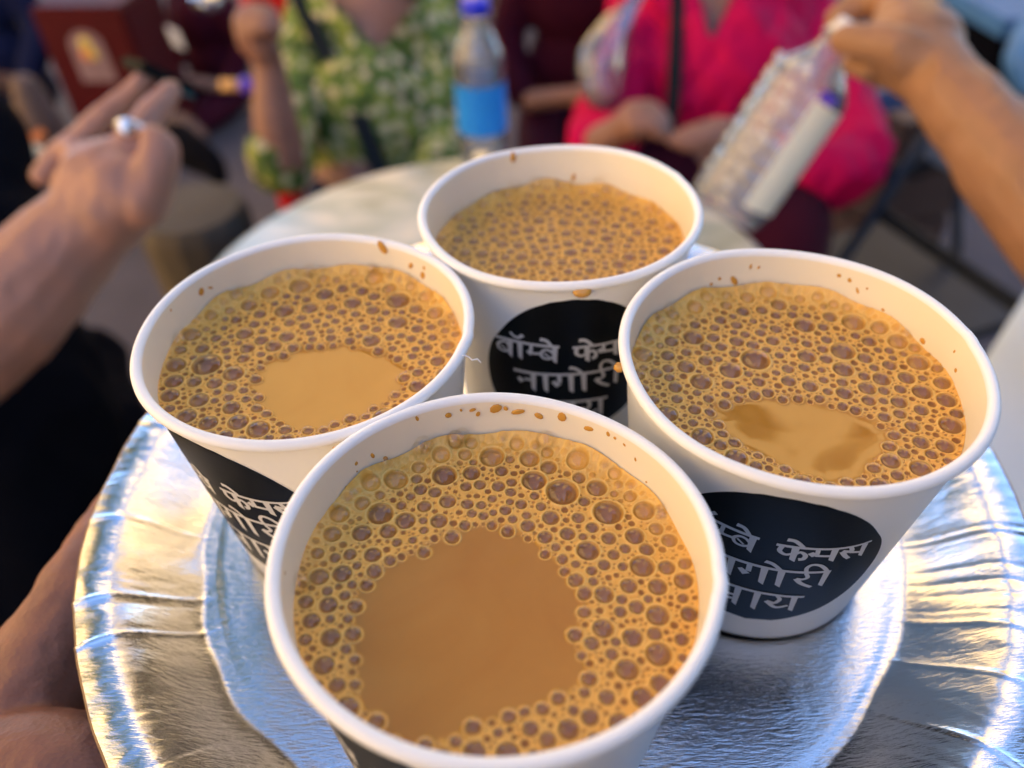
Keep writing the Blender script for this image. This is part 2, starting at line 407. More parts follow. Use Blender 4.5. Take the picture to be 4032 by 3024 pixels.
def green_mat():
    m, nt, b = new_mat('green_print_cloth')
    tc = N(nt, 'ShaderNodeTexCoord')
    vo = N(nt, 'ShaderNodeTexVoronoi'); vo.inputs['Scale'].default_value = 30; vo.inputs['Randomness'].default_value = 0.3
    nt.links.new(tc.outputs['Object'], vo.inputs['Vector'])
    r1 = N(nt, 'ShaderNodeValToRGB'); e = r1.color_ramp.elements
    e[0].position = 0.30; e[0].color = (1, 1, 1, 1); e[1].position = 0.42; e[1].color = (0, 0, 0, 1)
    nt.links.new(vo.outputs['Distance'], r1.inputs[0])
    no = N(nt, 'ShaderNodeTexNoise'); no.inputs['Scale'].default_value = 22; no.inputs['Detail'].default_value = 3
    nt.links.new(tc.outputs['Object'], no.inputs['Vector'])
    r2 = N(nt, 'ShaderNodeValToRGB'); e = r2.color_ramp.elements
    e[0].position = 0.36; e[0].color = (0.05, 0.075, 0.008, 1); e[1].position = 0.64; e[1].color = (0.30, 0.32, 0.05, 1)
    x = e.new(0.5); x.color = (0.10, 0.17, 0.02, 1)
    nt.links.new(no.outputs[0], r2.inputs[0])
    mx = N(nt, 'ShaderNodeMix', data_type='RGBA'); mx.inputs[7].default_value = (0.60, 0.50, 0.28, 1)
    nt.links.new(r1.outputs[0], mx.inputs[0]); nt.links.new(r2.outputs[0], mx.inputs[6])
    nt.links.new(mx.outputs[2], b.inputs['Base Color']); b.inputs['Roughness'].default_value = 0.85
    return m
M['green_cloth'] = green_mat()

def marble_mat():
    m, nt, b = new_mat('table_marble')
    tc = N(nt, 'ShaderNodeTexCoord')
    mp = N(nt, 'ShaderNodeMapping'); mp.inputs['Rotation'].default_value = (0, 0, 0.9); mp.inputs['Scale'].default_value = (1, 2.6, 1)
    nt.links.new(tc.outputs['Object'], mp.inputs[0])
    no = N(nt, 'ShaderNodeTexNoise'); no.inputs['Scale'].default_value = 7; no.inputs['Detail'].default_value = 6; no.inputs['Distortion'].default_value = 1.2
    nt.links.new(mp.outputs[0], no.inputs['Vector'])
    r = N(nt, 'ShaderNodeValToRGB'); e = r.color_ramp.elements
    e[0].position = 0.30; e[0].color = (0.16, 0.17, 0.12, 1); e[1].position = 0.68; e[1].color = (0.70, 0.61, 0.48, 1)
    x = e.new(0.46); x.color = (0.32, 0.38, 0.35, 1); x = e.new(0.56); x.color = (0.50, 0.51, 0.46, 1)
    nt.links.new(no.outputs[0], r.inputs[0]); nt.links.new(r.outputs[0], b.inputs['Base Color'])
    b.inputs['Roughness'].default_value = 0.3
    return m
M['marble'] = marble_mat()

def paving_mat():
    m, nt, b = new_mat('pavement')
    tc = N(nt, 'ShaderNodeTexCoord')
    no = N(nt, 'ShaderNodeTexNoise'); no.inputs['Scale'].default_value = 2.5; no.inputs['Detail'].default_value = 8
    nt.links.new(tc.outputs['Object'], no.inputs['Vector'])
    r = N(nt, 'ShaderNodeValToRGB'); e = r.color_ramp.elements
    e[0].position = 0.3; e[0].color = (0.055, 0.044, 0.046, 1); e[1].position = 0.7; e[1].color = (0.10, 0.082, 0.088, 1)
    nt.links.new(no.outputs[0], r.inputs[0]); nt.links.new(r.outputs[0], b.inputs['Base Color'])
    n2 = N(nt, 'ShaderNodeTexNoise'); n2.inputs['Scale'].default_value = 60; n2.inputs['Detail'].default_value = 4
    nt.links.new(tc.outputs['Object'], n2.inputs['Vector'])
    bp = N(nt, 'ShaderNodeBump'); bp.inputs['Strength'].default_value = 0.4; bp.inputs['Distance'].default_value = 0.004
    nt.links.new(n2.outputs[0], bp.inputs['Height']); nt.links.new(bp.outputs[0], b.inputs['Normal'])
    b.inputs['Roughness'].default_value = 0.85
    return m
M['paving'] = paving_mat()

# ------------------------------------------------------------------ setting
g = link('pavement', mesh('pavement', [(-120, -120, 0), (120, -120, 0), (120, 120, 0), (-120, 120, 0)], [(0, 1, 2, 3)]), M['paving'], smooth=False)
tag(g, kind='structure')

# stone steps behind the table
for i, (y0, y1, z1) in enumerate([(4.45, 5.2, 0.16), (4.85, 5.6, 0.32), (5.2, 6.2, 0.48)]):
    s = box('stone_step', (-1.0, y0, 0.004 if i == 0 else 0.16 * i + 0.002), (1.6, y1, z1), M['step'], None, 0.01)
    tag(s, ['lowest brown stone step behind the tables', 'middle brown stone step behind the tables', 'top brown stone step behind the tables'][i], 'step', 'stone steps')

def building(name, x0, x1, y0, y1, h, wall, label, facing, floors, cols, glazed=99):
    root = empty(name, ((x0 + x1) / 2, (y0 + y1) / 2, 0), label, 'building')
    lx, ly = (x1 - x0) / 2, (y1 - y0) / 2
    box('wall', (-lx, -ly, 0.003), (lx, ly, h), wall, root, 0)
    box('roof', (-lx - 0.25, -ly - 0.25, h + 0.002), (lx + 0.25, ly + 0.25, h + 0.35), M['wall_grey'], root, 0.02)
    wm = fm = None
    fh = h / floors
    side = facing in (0, 2)
    span = ly if side else lx
    for fl in range(min(floors, glazed)):
        for c in range(cols):
            cx = -span + (c + 0.5) * 2 * span / cols; cz = fl * fh + fh * 0.52
            w = min(0.55, span / cols * 0.55); hh = fh * 0.28
            if wm is None:
                bm = bmesh.new()
                for a, b2 in (((-w, -0.05, -hh), (-w + 0.09, 0.05, hh)), ((w - 0.09, -0.05, -hh), (w, 0.05, hh)), ((-w + 0.09, -0.05, hh - 0.09), (w - 0.09, 0.05, hh)), ((-w + 0.09, -0.05, -hh), (w - 0.09, 0.05, -hh + 0.09)), ((-0.03, -0.045, -hh + 0.09), (0.03, 0.045, hh - 0.09))):
                    bm_box(bm, a, b2)
                fm = bpy.data.meshes.new('window'); bm.to_mesh(fm); bm.free(); fm.materials.append(M['wood'])
                bm = bmesh.new(); bm_box(bm, (-w + 0.08, -0.015, -hh + 0.08), (w - 0.08, 0.015, hh - 0.08))
                wm = bpy.data.meshes.new('pane'); bm.to_mesh(wm); bm.free(); wm.materials.append(M['winglass'])
            f = bpy.data.objects.new('window', fm); C.objects.link(f); f.parent = root
            if side:
                f.location = (-lx if facing == 0 else lx, cx, cz); f.rotation_euler = (0, 0, math.pi / 2)
            else:
                f.location = (cx, -ly, cz)
            p = bpy.data.objects.new('pane', wm); C.objects.link(p); p.parent = f
    return root
building('apartment_building', -3.6, 1.2, 9.5, 16.0, 11.5, M['wall_cream'], 'tall cream building across the square, mirrored in the foil plate', -1, 6, 5, 4)
building('bounce_building', -12.5, -6.4, -16.0, 6.0, 9.5, M['wall_cream'], 'unseen sunlit cream building added at the left side to bounce warm light', 2, 4, 9)  # added out of view: bounces warm sunlight onto the cups
building('added_tower', 3.0, 5.6, 6.9, 9.3, 19.0, M['wall_cream'], 'unseen slim sunlit tower block added for the yellow streak in the foil plate', -1, 7, 2)  # added out of view: gives the plate a yellow reflection and warm fill
building('sun_block_building', 4.3, 13.0, -16.0, 1.6, 9.0, M['wall_slate'], 'unseen slate grey building added at the right to shade the tables', 0, 3, 6)  # added out of view: keeps direct sun off the tables

def tree(x, y, label, seed, zc, rad, nleaf):
    rnd = random.Random(seed)
    root = empty('added_tree', (x, y, 0), label, 'tree')
    tube('trunk', [((0, 0, 0.003), 0.20), ((0.05, 0.02, 1.2), 0.16), ((0.0, 0.1, 2.6), 0.13), ((0.1, 0.05, zc), 0.07)], M['bark'], root)
    v, f = [], []
    lobes = []
    for k in range(9):
        a = rnd.uniform(0, 6.28); rr = rnd.uniform(0.2, 0.75) * rad
        lobes.append((Vector((rr * math.cos(a), rr * math.sin(a), zc + rnd.uniform(-0.5, 0.9) * rad * 0.6)), rnd.uniform(0.35, 0.6) * rad))
    for k, (p, r) in enumerate(lobes[:6]):
        tube('branch', [((0.02, 0.08, 2.4 + 0.1 * k), 0.07), (tuple((Vector((0.02, 0.08, 2.6)) + p) / 2 + Vector((0, 0, 0.2))), 0.045), (tuple(p), 0.02)], M['bark'], root, 8)
    for i in range(nleaf):
        p, r = lobes[i % len(lobes)]
        d = Vector((rnd.gauss(0, 1), rnd.gauss(0, 1), rnd.gauss(0, 1))).normalized() * r * rnd.uniform(0.45, 1.05)
        q = p + d; a = Vector((rnd.gauss(0, 1), rnd.gauss(0, 1), rnd.gauss(0, 0.6))).normalized(); b = a.orthogonal().normalized(); s = rnd.uniform(0.06, 0.13)
        n0 = len(v); v += [q - a * s, q + b * s * 0.5, q + a * s, q - b * s * 0.5]; f.append((n0, n0 + 1, n0 + 2, n0 + 3))
    link('crown', mesh('crown', v, f), M['leaf'], root, smooth=False)
tree(-3.9, 3.6, 'unseen leafy tree added at the left for a dark reflection in the foil plate', 4, 5.2, 2.3, 5200)  # added out of view to darken part of the plate's reflection

# ------------------------------------------------------------------ foil plate
PC = Vector((0.0085, 0.1345, ZR - 0.0622))
plate = empty('foil_plate', PC, 'round silver foil paper plate with crimped rim carrying four cups', 'plate')
def plate_mesh():
    rnd = random.Random(11)
    NT = 1200
    from mathutils import noise
    folds = [(rnd.uniform(0, 2 * math.pi), rnd.uniform(0.2, 0.75), rnd.uniform(0.002, 0.007)) for _ in range(48)]
    folds += [(math.radians(a), 1.1, 0.005) for a in (-84, -66, -101, 62, 76, 46, -72, 55)]
    rs = list(np.linspace(0.0, 0.084, 26)) + list(np.linspace(0.0855, 0.1135, 44))
    def prof(r):
        if r < 0.089: z = 0.0
        elif r < 0.1065:
            t = (r - 0.089) / 0.0175
            z = 0.0122 * (t * t * (3 - 2 * t) * 0.55 + t * 0.45)
        else:
            t = (r - 0.1065) / 0.007
            z = 0.0122 + 0.0003 * math.sin(t * math.pi) - 0.0002 * t * t
        return z
    v, f = [], []
    ph = [rnd.uniform(0, 6.28) for _ in range(12)]
    for r in rs:
        for j in range(NT):
            a = 2 * math.pi * j / NT
            warp = 0.0011 * math.sin(4 * a + ph[7]) + 0.0007 * math.sin(9 * a + ph[8]) + 0.0004 * math.sin(23 * a + ph[9])
            z = prof(r + warp * max(0.0, 1 - abs(r - 0.091) / 0.012)); rad = r
            w = min(1, max(0, (r - 0.086) / 0.016))
            if w > 0:
                dz = 0.0
                for fa, amp, wd in folds:
                    d = (a - fa + math.pi) % (2 * math.pi) - math.pi
                    if abs(d) < 4 * wd:
                        dz += 0.0007 * amp * math.exp(-abs(d) / wd * 1.4) * (1 if amp > 1 else -1)
                dz += 0.0003 * math.sin(5 * a + ph[0]) + 0.00008 * math.sin(17 * a + ph[1]) + 0.00004 * math.sin(41 * a + ph[2])
                w1 = noise.noise(Vector((math.sin(a) * 9, math.cos(a) * 9, r * 60))); w2 = noise.noise(Vector((math.sin(a) * 34, math.cos(a) * 34, r * 140 + 5)))
                dz += 0.00042 * (0.5 - abs(w1) * 1.6) + 0.00014 * (0.5 - abs(w2) * 1.6)      # crumpled foil
                z += dz * w
                rad += (0.0006 * math.sin(3 * a + ph[3]) + 0.0002 * math.sin(13 * a + ph[4]) + 0.00008 * math.sin(47 * a + ph[5])) * w
            elif r > 0.01:
                z += 0.00018 * math.sin(3 * a + 90 * r + ph[6]) * (r / 0.086)
            v.append((rad * math.sin(a), -rad * math.cos(a), z))
    for i in range(len(rs) - 1):
        for j in range(NT):
            k = (j + 1) % NT
            f.append((i * NT + j, i * NT + k, (i + 1) * NT + k, (i + 1) * NT + j))
    n = (len(rs) - 1) * NT
    return v, f, [v[n + j] for j in range(NT)]
pv, pf, pedge = plate_mesh()
link('foil_dish', mesh('foil_dish', pv, pf), M['foil'], plate)
ev, ef = [], []
for j, p in enumerate(pedge):
    k = math.hypot(p[0], p[1]); s = (k + 0.00045) / k
    ev += [(p[0] * s, p[1] * s, p[2] - 0.0001), (p[0] * s, p[1] * s, p[2] - 0.0012), (p[0] * 0.995, p[1] * 0.995, p[2] - 0.0013), (p[0] * 0.999, p[1] * 0.999, p[2] - 0.0002)]
NE = len(pedge)
for j in range(NE):
    k = (j + 1) % NE
    for a, b in ((0, 1), (1, 2), (3, 0)):
        ef.append((j * 4 + a, k * 4 + a, k * 4 + b, j * 4 + b))
tag(link('paper_edge', mesh('paper_edge', ev, ef), M['kraft'], plate), 'brown paper edge showing under the foil')
# underside of the plate in plain paper
uv, uf = lathe([(0.001, -0.0012), (0.089, -0.0014), (0.0955, 0.0006), (0.1055, 0.0086), (0.1126, 0.0088)], 120)
link('paper_back', mesh('paper_back', uv, uf), M['kraft'], plate)

# ------------------------------------------------------------------ cups
RTOP, RBOT, CH = 0.0345, 0.0280, 0.0620
def wall_r(d):      # outer radius at depth d (m) under the rim
    return RTOP - (RTOP - RBOT) * d / CH

FRAMES = {
 'F': ((-0.00351, 0.07488, 0.00053), (0.99912, 0.0, -0.04194), (-0.00189, 0.99898, -0.04504), (0.04189, 0.04508, 0.9981)),
 'L': ((-0.04329, 0.13328, 0.00031), (0.99996, 0.0, -0.00872), (-5e-05, 0.99999, -0.00526), (0.00872, 0.00526, 0.99995)),
 'R': ((0.05721, 0.11657, 0.00109), (0.99986, 0.0, -0.01673), (0.00028, 0.99986, 0.0169), (0.01672, -0.0169, 0.99972)),
 'B': ((0.01382, 0.17654, 0.00075), (0.99996, 0.0, 0.00915), (0.00018, 0.99981, -0.01943), (-0.00915, 0.01944, 0.99977))}
def cup_matrix(k, turn=0.0):
    c, x, y, n = [Vector(q) for q in FRAMES[k]]
    b = c - n * CH + Vector((0, 0, ZR))
    m = Matrix.Identity(4)
    for i in range(3):
        m[i][0] = x[i]; m[i][1] = y[i]; m[i][2] = n[i]; m[i][3] = b[i]
    return m @ Matrix.Rotation(math.radians(turn), 4, 'Z')

TH = 0.0004
# outline of the black print, half: (degrees from its middle, mm under the rim)
OUT = [(0, 5.3), (6, 5.6), (12, 6.6), (18, 8.5), (25, 12.2), (31, 16.8), (36, 21.2), (39.5, 26.5), (41.3, 32), (41.2, 38), (38, 43), (30.7, 47.2), (22.5, 49.5), (14, 51.3), (8, 52.2), (0, 52.6)]
STROKES = [(1.0,1.0,[(-34.6,19.4),(-27,19.3),(-16.4,19.5),(-5.7,19.8)]),
(0.8,0.8,[(-27.6,22.1),(-28.9,20.4),(-31.4,20.6),(-33.5,22),(-32.8,23.3),(-30.1,23.6),(-27.7,22.7)]),
(0.5,0.5,[(-32.1,21.9),(-29.5,22.7)]),
(1.5,1.1,[(-27,19.3),(-27.7,24.8)]),
(1.5,1.1,[(-22.6,19.4),(-23,24.9)]),
(0.7,1.1,[(-26.5,16.5),(-25.2,17.6),(-23,17.9),(-20.9,16.8)]),
(0.9,0.9,[(-17.6,19.6),(-18,22)]),
(1.3,1.7,[(-19.4,21.8),(-17.4,22.7)]),
(0.9,0.9,[(-17.4,22.5),(-13,22.3)]),
(0.8,0.8,[(-8.1,22.1),(-9.8,21.1),(-11.9,21),(-13.6,22.2),(-12.7,23.6),(-10.3,23.9),(-8.1,23.2)]),
(0.5,0.5,[(-12.4,22),(-9.9,23.3)]),
(1.5,1.1,[(-7.6,19.5),(-7.7,25)]),
(1.3,0.9,[(-13.7,17.5),(-11.2,17.8),(-9,19.5)]),
(1.0,0.7,[(-0.2,20.2),(8,20.2),(18.5,20.4),(25.8,20.2),(30.8,19.6)]),
(1.1,0.8,[(1.6,20.6),(1.5,22.2),(3.7,23.2),(6,22.5)]),
(1.5,1.2,[(6,20.4),(6.6,25.2)]),
(0.8,1.2,[(6.2,23.1),(8,21.8),(10,22.8),(9.9,24.2),(8.4,24.5)]),
(1.3,0.9,[(2.4,17.9),(5,18.1),(8.2,19.9)]),
(1.0,0.9,[(13.1,20.3),(13.7,22.6)]),
(1.3,1.6,[(11.2,21.8),(13.3,22.9)]),
(0.9,0.9,[(13.3,22.8),(19,23.2)]),
(1.5,1.2,[(18.8,20.5),(19.6,25.1)]),
(0.9,1.3,[(24,20.4),(25.2,22.1),(23.1,22),(21.6,21.7)]),
(1.2,0.9,[(21.7,21.8),(23.8,23.7),(25.9,25.1)]),
(0.8,0.8,[(24.9,22.5),(29.7,23.4)]),
(1.3,1.0,[(28.8,20.2),(30.1,25)]),
(1.1,1.0,[(-26.9,29.4),(-17.2,29.5),(-4.7,29.4),(7.8,29.5),(22.3,29.6)]),
(0.9,1.0,[(-17.9,32.1),(-21.8,32)]),
(1.2,1.9,[(-25,31.9),(-22.9,33.1)]),
(1.6,1.2,[(-17.6,29.5),(-17.8,35.7)]),
(1.6,1.2,[(-12.1,29.3),(-11.9,35.7)]),
(1.2,1.2,[(-5.8,29.5),(-5.6,32.3)]),
(1.2,1.9,[(-8.7,31.9),(-6,33.5)]),
(1.6,1.2,[(-0.6,29.5),(0,35.8)]),
(1.6,1.2,[(5.2,29.4),(6,35.9)]),
(1.3,0.9,[(-1.4,27),(1.4,27.5),(5,29.5)]),
(0.9,1.0,[(13.6,29.9),(14.9,31.6),(13.4,32.4),(11.1,32.2)]),
(1.3,0.9,[(11.1,32.2),(13.7,34.1),(18.3,35.9)]),
(0.9,1.0,[(13.6,29.8),(12.8,27.7),(14.2,26.4),(17.1,26.8),(20,28.7),(21.2,30.3)]),
(1.5,1.2,[(21,29.8),(21.6,35.6)]),
(1.1,1.0,[(-15.5,39.9),(-10.1,39.7),(-3.1,39.7),(7.1,39.8),(18.2,40.3)]),
(0.9,0.9,[(-7.1,43.2),(-10.3,43.4),(-12.4,43.6)]),
(1.2,1.0,[(-11.8,42.8),(-10.7,45.1),(-7.7,44.9)]),
(1.6,1.2,[(-6.7,39.8),(-6.5,47.1)]),
(1.6,1.2,[(0.6,39.8),(1,47.1)]),
(0.9,1.3,[(7.8,40),(9.3,41.6),(7.9,43.3),(4.7,42.8)]),
(1.2,0.9,[(4.7,42.8),(9.2,45.2),(13.6,44.2)]),
(1.6,1.2,[(14.5,39.9),(15.7,46.6)])]

def on_cone(adeg, dmm, off):
    a = math.radians(adeg); d = dmm / 1000
    r = wall_r(d) + off
    return (r * math.sin(a), -r * math.cos(a), CH - d)

def cup_meshes():
    roll_c, roll_r = 0.03482, 0.00118
    prof = [(RBOT - 0.0004, 0.0), (RBOT, 0.0003), (wall_r(CH - 0.002), 0.002)]
    for d in np.linspace(CH - 0.004, 0.0026, 14): prof.append((wall_r(d), CH - d))
    prof.append((wall_r(0.0022), CH - 0.0022))
    inner = [(0.03372, CH - 0.0010), (0.03366, CH - 0.002)] + [(wall_r(d) - TH, CH - d) for d in np.linspace(0.0042, CH - 0.006, 16)]
    inner += [(wall_r(CH - 0.0055) - TH - 0.0006, 0.0052), (0.020, 0.0050), (0.0005, 0.0050)]
    wall = mesh('wall', *lathe(prof, 128)); lining = mesh('lining', *lathe(inner, 128))
    rp = []
    for t in np.linspace(-2.55, 3.1, 17):      # the rolled lip, a tube curled outwards
        rp.append((roll_c + roll_r * math.cos(t), CH - 0.0012 + roll_r * math.sin(t)))
    lip = mesh('rolled_rim', *lathe(rp, 128))
    bv, bf = lathe([(0.0003, 0.0040), (RBOT - 0.003, 0.0040), (RBOT - 0.0014, 0.0036), (RBOT - 0.0012, 0.0004)], 96)
    base = mesh('base', bv, bf)
    # printed patch as a grid between its two edges at every height
    half = spline([(a, d) for a, d in OUT], 4)
    ds = np.linspace(5.32, 52.58, 70)
    ha = [p[0] for p in half]; hd = [p[1] for p in half]
    v, f = [], []
    NC = 40
    for d in ds:
        w = max(0.4, float(np.interp(d, hd, ha)))
        for j in range(NC + 1):
            s = -1 + 2 * j / NC
            v.append(on_cone(s * w, d, 0.00009))
    for i in range(len(ds) - 1):
        for j in range(NC):
            a = i * (NC + 1) + j; f.append((a, a + NC + 1, a + NC + 2, a + 1))
    patch = mesh('printed_patch', v, f)
    v, f = [], []
    for si, (w0, w1, pts) in enumerate(STROKES):
        off = 0.00016 + si * 0.0000012
        q = []
        mmdeg = 0.53                      # mm on the wall per degree
        P = spline([(a * mmdeg, d) for a, d in pts], 8)
        n0 = len(v)
        for i, p in enumerate(P):
            t = P[min(i + 1, len(P) - 1)] - P[max(i - 1, 0)]; t = t / (np.linalg.norm(t) + 1e-9)
            nrm = np.array([-t[1], t[0]]); w = (w0 + (w1 - w0) * i / (len(P) - 1)) * 0.43
            # slanted pen ends on upright stems
            sl = 0.0
            if i == len(P) - 1 and abs(t[1]) > 0.9 and w0 > 1.25: sl = 0.45
            for s in (1, -1):
                e = p + nrm * w * s + t * (sl * -s)
                v.append(on_cone(e[0] / mmdeg, e[1], off))
        for i in range(len(P) - 1):
            a = n0 + i * 2; f.append((a, a + 1, a + 3, a + 2))
    letters = mesh('lettering', v, f)
    # glued side seam, a narrow overlap running down the wall
    v = []; f = []
    for i, d in enumerate(np.linspace(3.2, 60, 12)):
        for a, o in ((109.6, 0.00004), (109.6, 0.00030), (112.4, 0.00030), (112.4, 0.00004)): v.append(on_cone(a, d, o))
    for i in range(11):
        for j in range(3): a = i * 4 + j; f.append((a, a + 4, a + 5, a + 1))
    seam = mesh('side_seam', v, f)
    return wall, lining, lip, base, patch, letters, seam
CUPM = cup_meshes()
for me in CUPM:                       # hand-squeezed paper is never quite round
    for vt in me.vertices:
        a = math.atan2(vt.co.x, -vt.co.y); t = vt.co.z / CH
        k_ = 1 + t * (0.0055 * math.sin(2 * a + 0.6) + 0.0022 * math.sin(3 * a + 2.0) + 0.0010 * math.sin(7 * a))
        if t > 0.955 and abs(math.degrees(a) - 111) < 2.6: k_ *= 1.006
        vt.co.x *= k_; vt.co.y *= k_
        if t > 0.9: vt.co.z += 0.00022 * math.sin(3 * a + 1) + 0.00012 * math.sin(5 * a + 2)
for me, mt in zip(CUPM, ('paper', 'lining', 'paper', 'paper', 'print', 'letters', 'paper')):
    me.materials.append(M[mt]); me.polygons.foreach_set('use_smooth', [True] * len(me.polygons))

CUPS = {'F': (-36.0, 'white paper cup of tea nearest the camera, largest in front'),
        'L': (-31.0, 'white paper cup of tea at the left of the foil plate'),
        'R': (-16.2, 'white paper cup at the right, black print with three lines of lettering showing'),
        'B': (1.6, 'white paper cup farthest from the camera with a brown drip on its lip')}
DROPS = {
 'F': [(-154.5, 1.9, 1), (-164.9, 3.1, 1.3), (-169.2, 2.3, .8), (-173.0, 2.6, .8), (-174.7, 3.8, .8), (-137.4, 5.8, 1.2), (-141.7, 8.1, .9), (-131.0, 5.1, 1.3), (-130.5, 6.8, .6), (-132.8, 7.7, .6), (-124.9, 8.5, 1.5), (-120.9, 9.2, 1.1), (-116.6, 8.4, .9), (-85.5, 3.8, 1.6), (179.3, 2.6, 1.5), (176.1, 2.5, 1.2), (172.1, 3.2, 1.6), (165.2, 3.6, 1.8), (157.4, 2.7, 1.7), (148.0, 3.4, 1.2), (141.0, 2.6, .9), (138.5, 2.7, .9), (134.8, 3.0, .7), (129.8, 4.7, .7), (123.7, 7.5, .7)],
 'L': [(156.6, 1.9, 2.4), (143.3, 4.7, 1.6), (135.5, 3.5, 1.1), (136.6, 5.9, 1.4), (-123.1, 4.0, 1.9), (-127.5, 4.5, .9), (-106.1, 2.0, 1.7), (-93.9, 3.5, 1.2), (-91.8, 4.0, 1), (-86.8, 4.6, .8)],
 'R': [(-172.8, 7.6, 1.9), (-166.2, 6.4, .9), (-162.8, 7.4, .9), (-178.4, 4.1, .9), (178.3, 4.3, .9), (148.1, 3.6, 1.4), (143.9, 3.9, 1.1), (139.8, 5.8, 1.2), (136.9, 4.4, 1.1), (127.8, 4.7, 1.0), (128.4, 7.5, 1.1), (119.6, 9.3, 1.3), (109.3, 8.6, 1.9), (95.6, 4.9, 1), (90.5, 7.4, 1.4)],
 'B': [(-161.4, 2.0, 2.6), (168.5, 9.4, 1.6), (-150.4, 11.5, 1.2)]}
def drop_mesh():
    bm = bmesh.new(); bmesh.ops.create_uvsphere(bm, u_segments=8, v_segments=5, radius=1.0)
    for v in bm.verts:
        if v.co.y < 0: v.co.y *= 1.35                        # a short tail down the wall
    me = bpy.data.meshes.new('tea_drop'); bm.to_mesh(me); bm.free(); me.materials.append(M['drop'])
    me.polygons.foreach_set('use_smooth', [True] * len(me.polygons)); return me
DM = drop_mesh()
cup_root = {}
for k, (turn, label) in CUPS.items():
    root = empty('paper_cup', (0, 0, 0), label, 'cup', 'paper cups of tea on the plate')
    root.matrix_world = cup_matrix(k, turn); cup_root[k] = root
    parts = {}
    for nm, me in zip(('wall', 'lining', 'rolled_rim', 'base', 'printed_patch', 'lettering', 'side_seam'), CUPM):
        o = bpy.data.objects.new(nm, me); C.objects.link(o); o.parent = parts['printed_patch'] if nm == 'lettering' else root
        parts[nm] = o
    rnd = random.Random(ord(k))
    for a, d, s in DROPS[k]:
        a = math.radians(a - turn); dm = d / 1000; r = (0.03366 if dm < 0.0042 else wall_r(dm) - TH) - 0.00002
        x = Vector((math.cos(a), math.sin(a), 0)); nrm = Vector((-math.sin(a), math.cos(a), 0.1)).normalized(); yv = nrm.cross(x)
        s *= 0.00046
        mt = Matrix.Identity(4); sx_ = rnd.choice((0.7, 0.8, 1.0, 1.2, 2.0)); sy_ = rnd.choice((0.7, 0.9, 1.2, 1.5)); lean = rnd.uniform(-0.6, 0.6)
        x, yv = x * math.cos(lean) + yv * math.sin(lean), yv * math.cos(lean) - x * math.sin(lean)
        for i in range(3):
            mt[i][0] = x[i] * s * sx_; mt[i][1] = yv[i] * s * sy_; mt[i][2] = nrm[i] * s * 0.28
        mt.translation = Vector((r * math.sin(a), -r * math.cos(a), CH - dm))
        o = bpy.data.objects.new('tea_drop', DM); C.objects.link(o); o.parent = root; o.matrix_local = mt
def rim_drip(k, adeg, w, turn, h=0.0011):
    """spilt tea hanging on the outside of the lip"""
    pts = []
    for t in np.linspace(-1, 1, 9):
        a = math.radians(adeg - turn + t * w); z = CH - 0.0015 - h * (1 - t * t) * 0.5
        pts.append((Vector(((0.0360 + 0.00005) * math.sin(a), -(0.0360 + 0.00005) * math.cos(a), z)), 0.00035 + 0.00075 * (1 - abs(t) ** 3)))
    tag(tube('rim_drip', pts, M['drop'], cup_root[k], 8), 'glossy brown drip of tea')
rim_drip('B', 4.0, 3.2, CUPS['B'][0])
rim_drip('R', -88.0, 1.2, CUPS['R'][0]); rim_drip('F', -128, 0.7, CUPS['F'][0])

# ------------------------------------------------------------------ tea with froth
OPEN = {
 'F': [(-13.3, 6.1), (-7.5, 10.5), (-0.1, 11.9), (6.4, 8.6), (11.2, 2.6), (14.4, -4.4), (12.2, -11.9), (13.9, -16.7), (11.1, -20.3), (4.8, -23.3), (-1.9, -25.2), (-9.8, -28.0), (-15.1, -27.5), (-20.5, -21.2), (-22.6, -13.5), (-23.3, -6.1), (-23.2, -0.8), (-19.0, 2.8)],
 'L': [(-12.2, -1.1), (-4.9, 4.1), (5.4, 5.1), (15.1, 2.1), (20.7, -4.5), (20.3, -11.8), (16.7, -15.8), (12.2, -19.3), (5.0, -22.6), (-2.6, -22.2), (-9.1, -15.8), (-12.6, -8.6)],
 'R': [(-17.6, -4.2), (-10.6, -2.5), (0.8, -2.4), (7.4, -5.3), (13.4, -9.4), (16.6, -12.1), (15.3, -16.3), (10.5, -20.1), (6.7, -24.3), (-0.1, -25.0), (-6.8, -21.4), (-13.5, -15.4), (-17.8, -9.3)],
 'B': None}
DEPTH = {'F': 11.0, 'L': 10.8, 'R': 11.2, 'B': 13.0}
